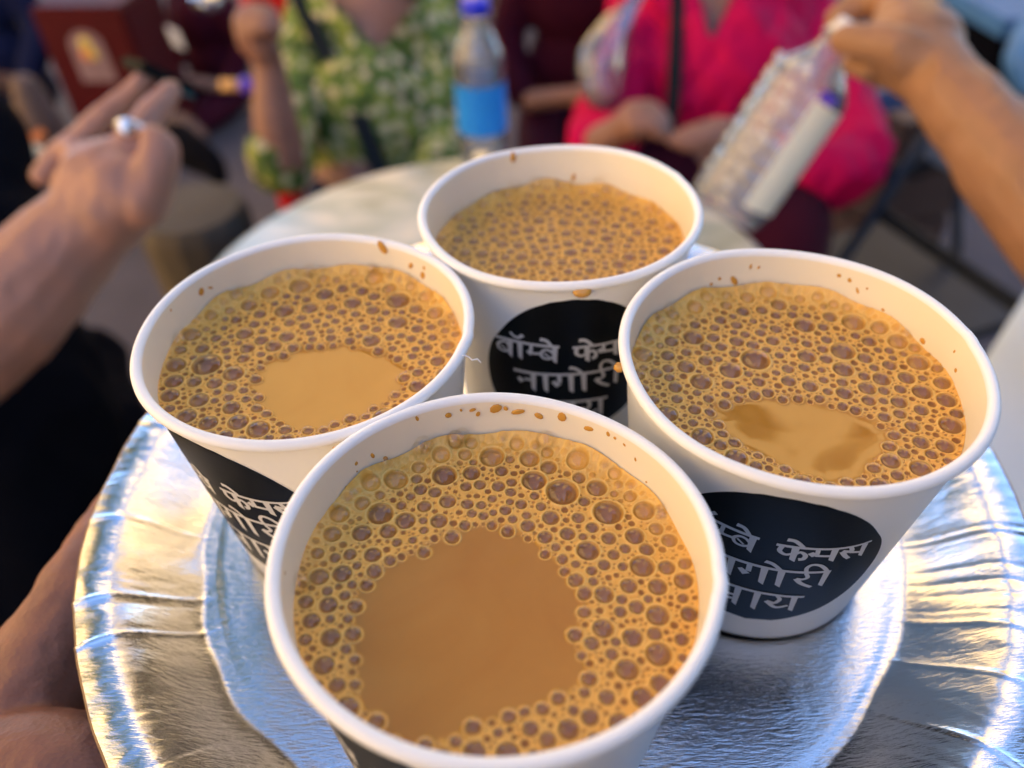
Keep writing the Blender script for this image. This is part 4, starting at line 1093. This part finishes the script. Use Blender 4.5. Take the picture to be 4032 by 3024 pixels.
organic('green_top', [
    [(A(1240, -10, D + 0.06), 0.055), (A(1195, 250, D + 0.02), 0.055), (A(1130, 520, 1.56), 0.058), (A(1105, 640, 1.49), 0.060)],
    [(A(1690, -10, D + 0.07), 0.055), (A(1735, 260, D + 0.05), 0.052), (A(1745, 560, D + 0.02), 0.050), (A(1690, 760, 1.58), 0.045)],
    [(A(1080, 600, 1.45), 0.052), (A(1120, 650, 1.47), 0.056)]],
    [(A(1465, 190, D + 0.06), (0.155, 0.105, 0.19)), (A(1470, 520, D + 0.05), (0.155, 0.115, 0.18)), (A(1465, 10, D + 0.08), (0.15, 0.075, 0.07))], 0.007, 5, M['green_cloth'], pg, green_cut, (0.007, 14))
def ribbon(name, pts, w, mat, parent, th=0.003):
    """a flat band through world points, facing the viewer's side"""
    pts = [Vector(p[:3]) for p in spline([tuple(p) for p in pts], 5)]
    v, f = [], []
    for i, p in enumerate(pts):
        t = (pts[min(i + 1, len(pts) - 1)] - pts[max(i - 1, 0)]).normalized(); nn = (Vector(O) - p).normalized(); s = t.cross(nn).normalized()
        for a, b in ((-1, 0), (1, 0), (1, -1), (-1, -1)): v.append(p + s * a * w / 2 + nn * b * th)
    for i in range(len(pts) - 1):
        for j in range(4): a = i * 4 + j; b = i * 4 + (j + 1) % 4; f.append((a, b, b + 4, a + 4))
    f.append((0, 1, 2, 3)); n = (len(pts) - 1) * 4; f.append((n + 3, n + 2, n + 1, n))
    o = link(name, mesh(name, v, f), mat, smooth=False); return shifted(o, parent) if parent is not None else o
ribbon('bag_strap', [A(1165, -30, D - 0.04), A(1260, 170, D - 0.06), A(1350, 330, D - 0.075), A(1430, 500, D - 0.085), A(1500, 680, D - 0.08)], 0.036, M['strap'], pg)
organic('trousers', [[(A(1400, 850, D + 0.1), 0.12), (A(1330, 1000, D + 0.0), 0.09), (A(1250, 1150, D - 0.25), 0.075), (A(1280, 1750, D - 0.2), 0.05)], [(A(1560, 850, D + 0.1), 0.12), (A(1600, 1000, D + 0.0), 0.09), (A(1640, 1150, D - 0.25), 0.075), (A(1640, 1750, D - 0.2), 0.05)]], [], 0.012, 5, M['navy_cloth'], pg)
# blue plastic stool under her
sc = on_z(1440, 760, 0.44) if False else Vector((pg.location.x, pg.location.y + 0.12, 0))
stool = empty('plastic_stool', (sc.x, sc.y, 0), 'blue plastic stool under the person in green', 'stool')
v, f = lathe([(0.0005, 0.40), (0.14, 0.40), (0.155, 0.395), (0.165, 0.36), (0.160, 0.36), (0.15, 0.385), (0.0005, 0.385)], 32)
link('seat', mesh('seat', v, f), M['blue_plastic'], stool)
for a in range(4):
    t = math.radians(45 + 90 * a)
    tube('leg', [((0.13 * math.cos(t), 0.13 * math.sin(t), 0.383), 0.022), ((0.19 * math.cos(t), 0.19 * math.sin(t), 0.003), 0.016)], M['blue_plastic'], stool, 8)

# ------------------------------------------------------------------ person in pink
E_ = 1.46
pp = empty('person', (A(2840, 700, E_).x, A(2840, 700, E_).y, 0), 'person in a hot pink collared shirt with hands folded in front', 'person')
organic('body', [
    [(A(2790, -520, E_ + 0.02), 0.055), (A(2790, -250, E_ + 0.03), 0.055), (A(2790, 0, E_ + 0.06), 0.10), (A(2800, 500, E_ + 0.08), 0.12), (A(2800, 900, E_ + 0.1), 0.13)],
    # right hand, thick side of the fist towards us
    [(A(2360, 560, 1.36), 0.030), (A(2440, 510, 1.33), 0.027), (A(2510, 480, 1.31), 0.036), (A(2580, 480, 1.30), 0.024)],
    [(A(2490, 450, 1.31), 0.024), (A(2560, 430, 1.30), 0.016), (A(2610, 470, 1.30), 0.013), (A(2620, 520, 1.30), 0.011)],
    [(A(2500, 500, 1.29), 0.022), (A(2570, 500, 1.28), 0.015), (A(2600, 535, 1.28), 0.011)],
    # left hand with the fingers laid over
    [(A(3080, 640, 1.36), 0.030), (A(2940, 570, 1.33), 0.027), (A(2830, 530, 1.31), 0.030), (A(2760, 530, 1.30), 0.020)],
    [(A(2820, 505, 1.30), 0.016), (A(2740, 510, 1.29), 0.012), (A(2670, 535, 1.29), 0.010)],
    [(A(2820, 535, 1.29), 0.015), (A(2740, 545, 1.28), 0.012), (A(2650, 560, 1.28), 0.010)],
    [(A(2830, 560, 1.29), 0.014), (A(2750, 572, 1.28), 0.011), (A(2690, 580, 1.28), 0.009)]],
    [(A(2790, -700, E_), (0.075, 0.09, 0.11)), (A(2800, 150, E_ + 0.07), (0.15, 0.09, 0.16))], 0.0055, 5, M['skin_mid'], pp)
def pink_cut(c, n):
    if n.y > -0.05: return False
    rel = c - Vector(O); d = rel.dot(Vector(FW)); px = 2016 + FPX * rel.dot(Vector(RT_)) / d; py = 1512 - FPX * rel.dot(Vector(UP)) / d
    return py < 165 and abs(px - 2797 - (165 - py) * 0.25) < (165 - py) * 0.50
organic('pink_shirt', [
    [(A(2540, -60, E_ + 0.06), 0.062), (A(2500, 160, E_ + 0.02), 0.058), (A(2430, 400, 1.44), 0.060), (A(2330, 590, 1.41), 0.056)],
    [(A(2330, 590, 1.41), 0.055), (A(2420, 545, 1.37), 0.044)],
    [(A(3090, -40, E_ + 0.08), 0.068), (A(3200, 180, E_ + 0.06), 0.066), (A(3290, 430, E_ + 0.02), 0.068), (A(3350, 650, 1.42), 0.072)],
    [(A(3340, 660, 1.42), 0.070), (A(3220, 680, 1.39), 0.066), (A(3090, 645, 1.37), 0.050)]],
    [(A(2830, 130, E_ + 0.06), (0.185, 0.115, 0.20)), (A(2830, 420, E_ + 0.06), (0.18, 0.125, 0.20)), (A(2820, -40, E_ + 0.1), (0.18, 0.075, 0.08))], 0.0075, 5, M['pink_cloth'], pp, pink_cut, (0.011, 11))
# collar flaps of the shirt
def flap(pts, parent):
    n = len(pts); v = [Vector(p) for p in pts]; nn = (v[1] - v[0]).cross(v[2] - v[0]).normalized()
    if nn.y > 0: nn = -nn
    v2 = [p + nn * 0.003 for p in v]
    f = [tuple(range(n)), tuple(range(2 * n - 1, n - 1, -1))] + [(i, (i + 1) % n, n + (i + 1) % n, n + i) for i in range(n)]
    return shifted(link('collar', mesh('collar', v + v2, f), M['pink_cloth'], smooth=False), parent)
flap([A(2720, -40, E_ - 0.06), A(2795, 165, E_ - 0.075), A(2745, 190, E_ - 0.075), A(2660, 40, E_ - 0.06)], pp)
flap([A(2900, -40, E_ - 0.06), A(2800, 165, E_ - 0.075), A(2870, 150, E_ - 0.08), A(2950, 70, E_ - 0.075), A(2985, -30, E_ - 0.06)], pp)
ribbon('bag_strap', [A(2670, -40, E_ - 0.055), A(2662, 150, E_ - 0.085), A(2655, 330, E_ - 0.09), A(2640, 560, E_ - 0.085)], 0.024, M['strap'], pp)
organic('dark_skirt', [[(A(2600, 760, E_ + 0.1), 0.13), (A(2480, 900, E_ - 0.05), 0.10), (A(2420, 1100, E_ - 0.1), 0.08)], [(A(2950, 760, E_ + 0.1), 0.14), (A(3050, 900, E_ - 0.05), 0.10), (A(3050, 1100, E_ - 0.1), 0.08)], [(A(2800, 720, E_ + 0.1), 0.13), (A(2800, 1500, E_ + 0.2), 0.15)]], [], 0.012, 5, M['maroon_cloth'], pp)
# clear carrier bag on her arm
bagp = empty('plastic_bag', A(2370, 400, 1.36), 'pale see-through plastic bag hanging on the pink sleeve', 'bag')
o = organic('bag_body', [[(A(2480, 20, 1.38), 0.012), (A(2420, 120, 1.37), 0.030), (A(2370, 250, 1.36), 0.044), (A(2375, 360, 1.36), 0.034)]], [], 0.005, 4, M['polybag'], bagp)
for s in (0, 1):
    ribbon('handle', [A(2440 + 20 * s, 110, 1.345), A(2500 + 25 * s, -20, 1.36), A(2560 + 20 * s, -110, 1.40)], 0.012, M['polybag'], bagp, 0.001)

# ------------------------------------------------------------------ people and things farther back
def seated(label, px, py, d, cloth, skin, sc=1.0, legs=True, group='people in the background', turn=0):
    """a simple seated figure whose chest middle shows at px, py"""
    c = at(px, py, d)
    root = empty('person', (c.x, c.y, 0), label, 'person', group)
    s = sc
    def V(x, y, z):
        a = math.radians(turn); return c + Vector((x * math.cos(a) - y * math.sin(a), x * math.sin(a) + y * math.cos(a), z)) * s
    organic('body', [[(V(0, 0.02, 0.10), 0.06 * s), (V(0, 0, 0.30), 0.05 * s)],
                     [(V(-0.16, -0.20, -0.18), 0.035 * s), (V(-0.06, -0.32, -0.12), 0.030 * s), (V(-0.01, -0.37, -0.10), 0.034 * s)],
                     [(V(0.16, -0.20, -0.18), 0.035 * s), (V(0.08, -0.32, -0.12), 0.030 * s), (V(0.05, -0.37, -0.10), 0.034 * s)]],
            [(V(0, -0.01, 0.43), (0.075 * s, 0.09 * s, 0.115 * s)), (V(0, -0.105, 0.42), (0.014 * s, 0.02 * s, 0.02 * s))], 0.012, 4, skin, root)
    organic('hair', [], [(V(0, 0.025, 0.47), (0.083 * s, 0.092 * s, 0.095 * s))], 0.014, 3, M['black_cloth'], root)
    ch = [[(V(-0.15, 0.02, 0.14), 0.065 * s), (V(-0.22, 0, -0.04), 0.055 * s), (V(-0.19, -0.14, -0.18), 0.05 * s)],
          [(V(0.15, 0.02, 0.14), 0.065 * s), (V(0.22, 0, -0.04), 0.055 * s), (V(0.19, -0.14, -0.18), 0.05 * s)]]
    organic('top', ch, [(V(0, 0.01, 0.05), (0.17 * s, 0.11 * s, 0.16 * s)), (V(0, 0.02, -0.16), (0.165 * s, 0.125 * s, 0.17 * s))], 0.012, 4, cloth[0], root)
    if legs:
        organic('trousers', [[(V(-0.09, 0.02, -0.28), 0.10 * s), (V(-0.13, -0.22, -0.30), 0.085 * s), (V(-0.14, -0.42, -0.32), 0.065 * s), (V(-0.13, -0.42, -0.55), 0.055 * s), (V(-0.13, -0.44, -0.74), 0.045 * s)],
                             [(V(0.09, 0.02, -0.28), 0.10 * s), (V(0.13, -0.22, -0.30), 0.085 * s), (V(0.14, -0.42, -0.32), 0.065 * s), (V(0.13, -0.42, -0.55), 0.055 * s), (V(0.13, -0.44, -0.74), 0.045 * s)]], [], 0.014, 4, cloth[1], root)
    return root
seated('person in dark navy at the far left behind the raised hand', -110, 60, 2.9, (M['navy_cloth'], M['navy_cloth']), M['skin_dark'], 1.0)
seated('person in maroon seated on the pavement side reading a white paper', 815, 130, 3.3, (M['maroon_cloth'], M['maroon_cloth']), M['skin_mid'], 0.8, turn=-25)
seated('person in red behind the fist of the green-topped person', 1230, -20, 2.3, (M['red_cloth'], M['red_cloth']), M['skin_mid'], 0.8)
seated('person in dark maroon behind the pink shirt', 2280, 60, 1.95, (M['maroon_cloth'], M['maroon_cloth']), M['skin_mid'], 0.8)

pq = at(692, 150, 2.7)
pap = empty('paper_sheet', pq, 'small white sheet of paper held by the seated person in maroon', 'paper')
pap.rotation_euler = (0.5, 0.35, -0.3)
box('sheet', (-0.022, -0.001, -0.05), (0.022, 0.001, 0.05), M['paper_white'], pap, 0)
# wine-red cabinet with a painted emblem
cq = at(365, 225, 2.75)
cab = empty('red_cabinet', (cq.x, cq.y, 0), 'wine-red cabinet with a yellow flower emblem at the upper left', 'cabinet')
cab.rotation_euler = (0, 0, math.radians(-6)); w, hz = 0.165, cq.z
box('body', (-w, 0.0, 0.12), (w, 0.3, hz + 0.165), M['cabinet'], cab, 0.012)
box('plinth', (-w + 0.02, 0.02, 0.004), (w - 0.02, 0.28, 0.118), M['darkmetal'], cab, 0.006)
bm = bmesh.new()
ov = [(math.cos(t) * 0.062, math.sin(t) * 0.055 + 0.035) for t in np.linspace(0, math.pi, 14)] + [(-0.062, -0.085), (0.066, -0.085)]
vs = [bm.verts.new((x - 0.005, -0.004, hz + z)) for x, z in ov]; bm.faces.new(vs)
ret = bmesh.ops.extrude_face_region(bm, geom=list(bm.faces)); bmesh.ops.translate(bm, verts=[e for e in ret['geom'] if isinstance(e, bmesh.types.BMVert)], vec=(0, 0.0035, 0))
bmesh.ops.recalc_face_normals(bm, faces=bm.faces)
me = bpy.data.meshes.new('emblem'); bm.to_mesh(me); bm.free(); em = link('emblem', me, M['emblem_grey'], cab, smooth=False)
for i, (dx, dz, rx, rz, mt_) in enumerate([(-0.005, 0.045, 0.024, 0.026, 'emblem_yellow'), (-0.012, 0.01, 0.026, 0.022, 'emblem_orange'), (0.012, 0.012, 0.02, 0.018, 'emblem_yellow')]):
    bm = bmesh.new(); bmesh.ops.create_uvsphere(bm, u_segments=12, v_segments=8, radius=1.0)
    for vv in bm.verts: vv.co = Vector((vv.co.x * rx + dx, vv.co.y * 0.003 - 0.006 - 0.001 * i, vv.co.z * rz + hz + dz))
    me = bpy.data.meshes.new('petal'); bm.to_mesh(me); bm.free(); link('petal', me, M[mt_], em)
# cloth bag on the ground by the cabinet
bq = at(135, 420, 2.0)
hb = empty('shoulder_bag', (bq.x, bq.y, bq.z - 0.1), 'dark brown shoulder bag at the left behind the raised hand', 'bag')
organic('pouch', [[(bq + Vector((0, 0, 0.05)), 0.035), (bq + Vector((0.0, 0, -0.03)), 0.05), (bq + Vector((0.01, 0, -0.08)), 0.045)]], [], 0.006, 4, M['brown_leather'], hb)
ribbon('flap_band', [bq + Vector((-0.03, -0.055, -0.05)), bq + Vector((0.0, -0.062, -0.055)), bq + Vector((0.03, -0.055, -0.04))], 0.02, M['emblem_orange'], hb)
# folded cream and blue cloth by the left edge
fq = at(75, 615, 0.95)
fc_ = empty('folded_cloth', fq, 'folded cream and pale blue cloth at the left edge below the brown bag', 'cloth')
organic('cream_fold', [[(at(60, 585, 0.95), 0.012), (at(150, 610, 0.95), 0.012), (at(185, 640, 0.95), 0.009)]], [], 0.004, 3, M['cream_cloth'], fc_)
organic('blue_fold', [[(at(-40, 600, 0.94), 0.016), (at(40, 640, 0.94), 0.014), (at(95, 675, 0.94), 0.010)]], [], 0.004, 3, M['lightblue'], fc_)

# stone block left of the table
sq = on_z(770, 1010, 0.0)
sb = empty('stone_bollard', on_z(760, 985, 0.30) * Vector((1, 1, 0)) if False else (at(770, 880, 1.5).x, at(770, 880, 1.5).y, 0), 'rough tan stone block standing left of the marble table', 'bollard')
zt = at(770, 770, 1.5).z
v, f = lathe([(0.11, 0.003), (0.105, 0.05), (0.10, zt * 0.5), (0.104, zt - 0.03), (0.095, zt - 0.004), (0.0005, zt)], 14)
link('shaft', mesh('shaft', v, f), M['stone'], sb, smooth=False)
# black shoe
sh = at(830, 640, 1.75)
shoe = empty('black_shoe', sh, 'black shoe pointing down between the raised hand and the green sleeve', 'shoe')
organic('upper', [[(at(700, 560, 1.8), 0.045), (at(770, 610, 1.77), 0.04), (at(830, 650, 1.75), 0.032), (at(865, 700, 1.73), 0.02)]], [], 0.005, 4, M['black_cloth'], shoe)
# sandal-brown foot of the reader
fo = at(700, 500, 2.1)
sd = empty('sandal', fo, 'tan sandal strap near the black shoe', 'sandal')
organic('strap', [[(at(640, 475, 2.1), 0.016), (at(720, 480, 2.1), 0.022), (at(800, 540, 2.1), 0.018)]], [], 0.005, 3, M['brown_leather'], sd)
# violet-capped tube
vq = at(915, 335, 2.3)
vt = empty('drink_tube', vq, 'small tan tube with a violet cap beside the raised forearm', 'tube')
tube('tube_body', [(at(870, 335, 2.3) - vq, 0.016), (at(955, 335, 2.3) - vq, 0.016)], M['orange_sack'], vt)
tube('tube_cap', [(at(957, 310, 2.3) - vq, 0.014), (at(972, 335, 2.3) - vq, 0.024), (at(970, 365, 2.3) - vq, 0.014)], M['purple'], vt)
# steel pot put in for the pale helmet at the top
hq = at(820, 15, 2.9)
hl = empty('helmet_stand_in', hq, 'shiny pot put in for a pale helmet at the top edge left of the fist', 'pot')
v, f = lathe([(0.0004, -0.02), (0.04, -0.018), (0.055, 0.0), (0.057, 0.02), (0.05, 0.03), (0.06, 0.033), (0.055, 0.03), (0.05, 0.0), (0.0004, -0.012)], 28)
link('pot_body', mesh('pot_body', v, f), M['steel'], hl)
v, f = lathe([(0.0592, 0.034), (0.03, 0.042), (0.008, 0.046), (0.010, 0.056), (0.0004, 0.058)], 28)
link('lid', mesh('lid', v, f), M['steel'], hl)

# ------------------------------------------------------------------ right side: chair, white table, goods
def chair(label, c, rz):
    root = empty('folding_chair', (c.x, c.y, 0), label, 'chair', rz=rz)
    box('seat', (-0.21, -0.2, 0.44), (0.21, 0.2, 0.465), M['darkmetal'], root, 0.008)
    for x in (-0.2, 0.2):
        tube('leg', [((x, -0.2, 0.004), 0.011), ((x, 0.17, 0.80), 0.011)], M['darkmetal'], root, 8)
        tube('leg', [((x * 0.9, 0.2, 0.004), 0.011), ((x * 0.9, -0.18, 0.437), 0.011)], M['darkmetal'], root, 8)
    box('back_rail', (-0.19, 0.155, 0.755), (0.19, 0.18, 0.80), M['bluemetal'], root, 0.006)
    box('back_slat', (-0.19, 0.10, 0.64), (0.19, 0.112, 0.67), M['darkmetal'], root, 0.004)
    tube('stretcher', [((-0.19, -0.15, 0.1), 0.009), ((0.19, -0.15, 0.1), 0.009)], M['darkmetal'], root, 8)
    return root
ch1 = at(3620, 700, 1.45)
chair('dark folding chair with a blue-grey back rail behind the pink sleeve', Vector((ch1.x, ch1.y, 0)), math.radians(18))
ch2 = at(3450, 1050, 1.15)
chair('dark folding chair half hidden behind the right cup', Vector((ch2.x + 0.12, ch2.y + 0.1, 0)), math.radians(-70))
wt = on_z(4150, 1500, TZ)
c0 = on_z(4032, 1165, TZ); c1 = on_z(3885, 1400, TZ)
dirv = (c1 - c0); dirv.z = 0; dirv.normalize(); per = Vector((-dirv.y, dirv.x, 0));
if per.x < 0: per = -per
c0 = c0 - dirv * 0.12; c1 = c1 + dirv * 0.45
wtab = empty('white_table', ((c0.x + c1.x) / 2, (c0.y + c1.y) / 2, 0), 'pale plastic table cut off by the right edge', 'table')
bm = bmesh.new()
q4 = [c0, c1, c1 + per * 0.7, c0 + per * 0.7]
lo = [bm.verts.new(p - Vector((wtab.location.x, wtab.location.y, 0.025))) for p in q4]; hi = [bm.verts.new(p - Vector((wtab.location.x, wtab.location.y, 0))) for p in q4]
bm.faces.new(hi); bm.faces.new(lo[::-1])
for i in range(4): bm.faces.new((lo[i], lo[(i + 1) % 4], hi[(i + 1) % 4], hi[i]))
bmesh.ops.recalc_face_normals(bm, faces=bm.faces); bmesh.ops.bevel(bm, geom=list(bm.edges), offset=0.006, segments=2, affect='EDGES')
me = bpy.data.meshes.new('tabletop'); bm.to_mesh(me); bm.free(); link('tabletop', me, M['white_plastic'], wtab, smooth=False)
for i, p in enumerate(q4):
    cen = (q4[0] + q4[2]) / 2; p2 = p + (cen - p) * 0.12
    tube('leg', [((p2.x - wtab.location.x, p2.y - wtab.location.y, TZ - 0.027), 0.022), ((p2.x - wtab.location.x, p2.y - wtab.location.y, 0.003), 0.016)], M['white_plastic'], wtab, 8)

# orange sacks in the sun at the top right
for i, (px, py, d) in enumerate([(3650, 20, 3.6), (3760, 30, 3.6), (3700, -60, 3.9)]):
    c = at(px, py, d); s = empty('jute_sack', (c.x, c.y, 0), ['left orange sack in the sun at the top right', 'right orange sack in the sun at the top right', 'rear orange sack in the sun at the top right'][i], 'sack', 'orange sacks')
    hgt = max(0.2, c.z + 0.1)
    organic('bag', [[(Vector((c.x, c.y, 0.075)), 0.07), (Vector((c.x + 0.01, c.y, hgt * 0.55)), 0.08), (Vector((c.x, c.y, hgt - 0.05)), 0.05)]], [], 0.01, 4, M['orange_sack'], s)
# blue cart at the top right corner
kq = at(3990, 60, 2.9)
cart = empty('blue_cart', (kq.x + 0.05, kq.y, 0), 'cart with a pale blue top at the upper right corner', 'cart', rz=0.1)
box('top', (-0.17, -0.12, kq.z - 0.035), (0.35, 0.3, kq.z + 0.03), M['lightblue'], cart, 0.008)
box('body', (-0.13, -0.10, 0.15), (0.32, 0.28, kq.z - 0.037), M['black_cloth'], cart, 0.008)
for x in (-0.08, 0.26):
    o = torus('wheel', Vector((x, -0.105, 0.08)), Vector((0, 1, 0)), 0.06, 0.016, M['darkmetal'], cart)
cb = at(4040, 250, 2.6)
cl = empty('blue_cloth', cb, 'pale blue cloth hanging in front of the cart', 'cloth')
organic('drape', [[(at(4060, 120, 2.65), 0.05), (at(4030, 230, 2.6), 0.06), (at(4040, 330, 2.6), 0.04)]], [], 0.008, 4, M['lightblue'], cl)
# plank crate put in for the brown stone block behind the arm
kb = at(3590, 480, 2.0)
ks = empty('stand_in_crate', (kb.x, kb.y, 0), 'brown wooden crate put in for a stone block behind the forearm at the right', 'crate', rz=0.3)
zt = kb.z + 0.05
for i in range(4):
    z0 = 0.005 + i * zt / 4; box('plank', (-0.10, -0.1, z0), (0.12, -0.085, z0 + zt / 4 - 0.012), M['brown_leather'], ks, 0.003)
    box('plank', (-0.10, 0.085, z0), (0.12, 0.1, z0 + zt / 4 - 0.012), M['brown_leather'], ks, 0.003)
    box('plank', (-0.117, -0.1, z0), (-0.102, 0.1, z0 + zt / 4 - 0.012), M['brown_leather'], ks, 0.003)
    box('plank', (0.122, -0.1, z0), (0.137, 0.1, z0 + zt / 4 - 0.012), M['brown_leather'], ks, 0.003)
box('lid', (-0.118, -0.102, zt - 0.008), (0.138, 0.102, zt + 0.008), M['brown_leather'], ks, 0.003)

for k in 'FLRB': make_tea(k)
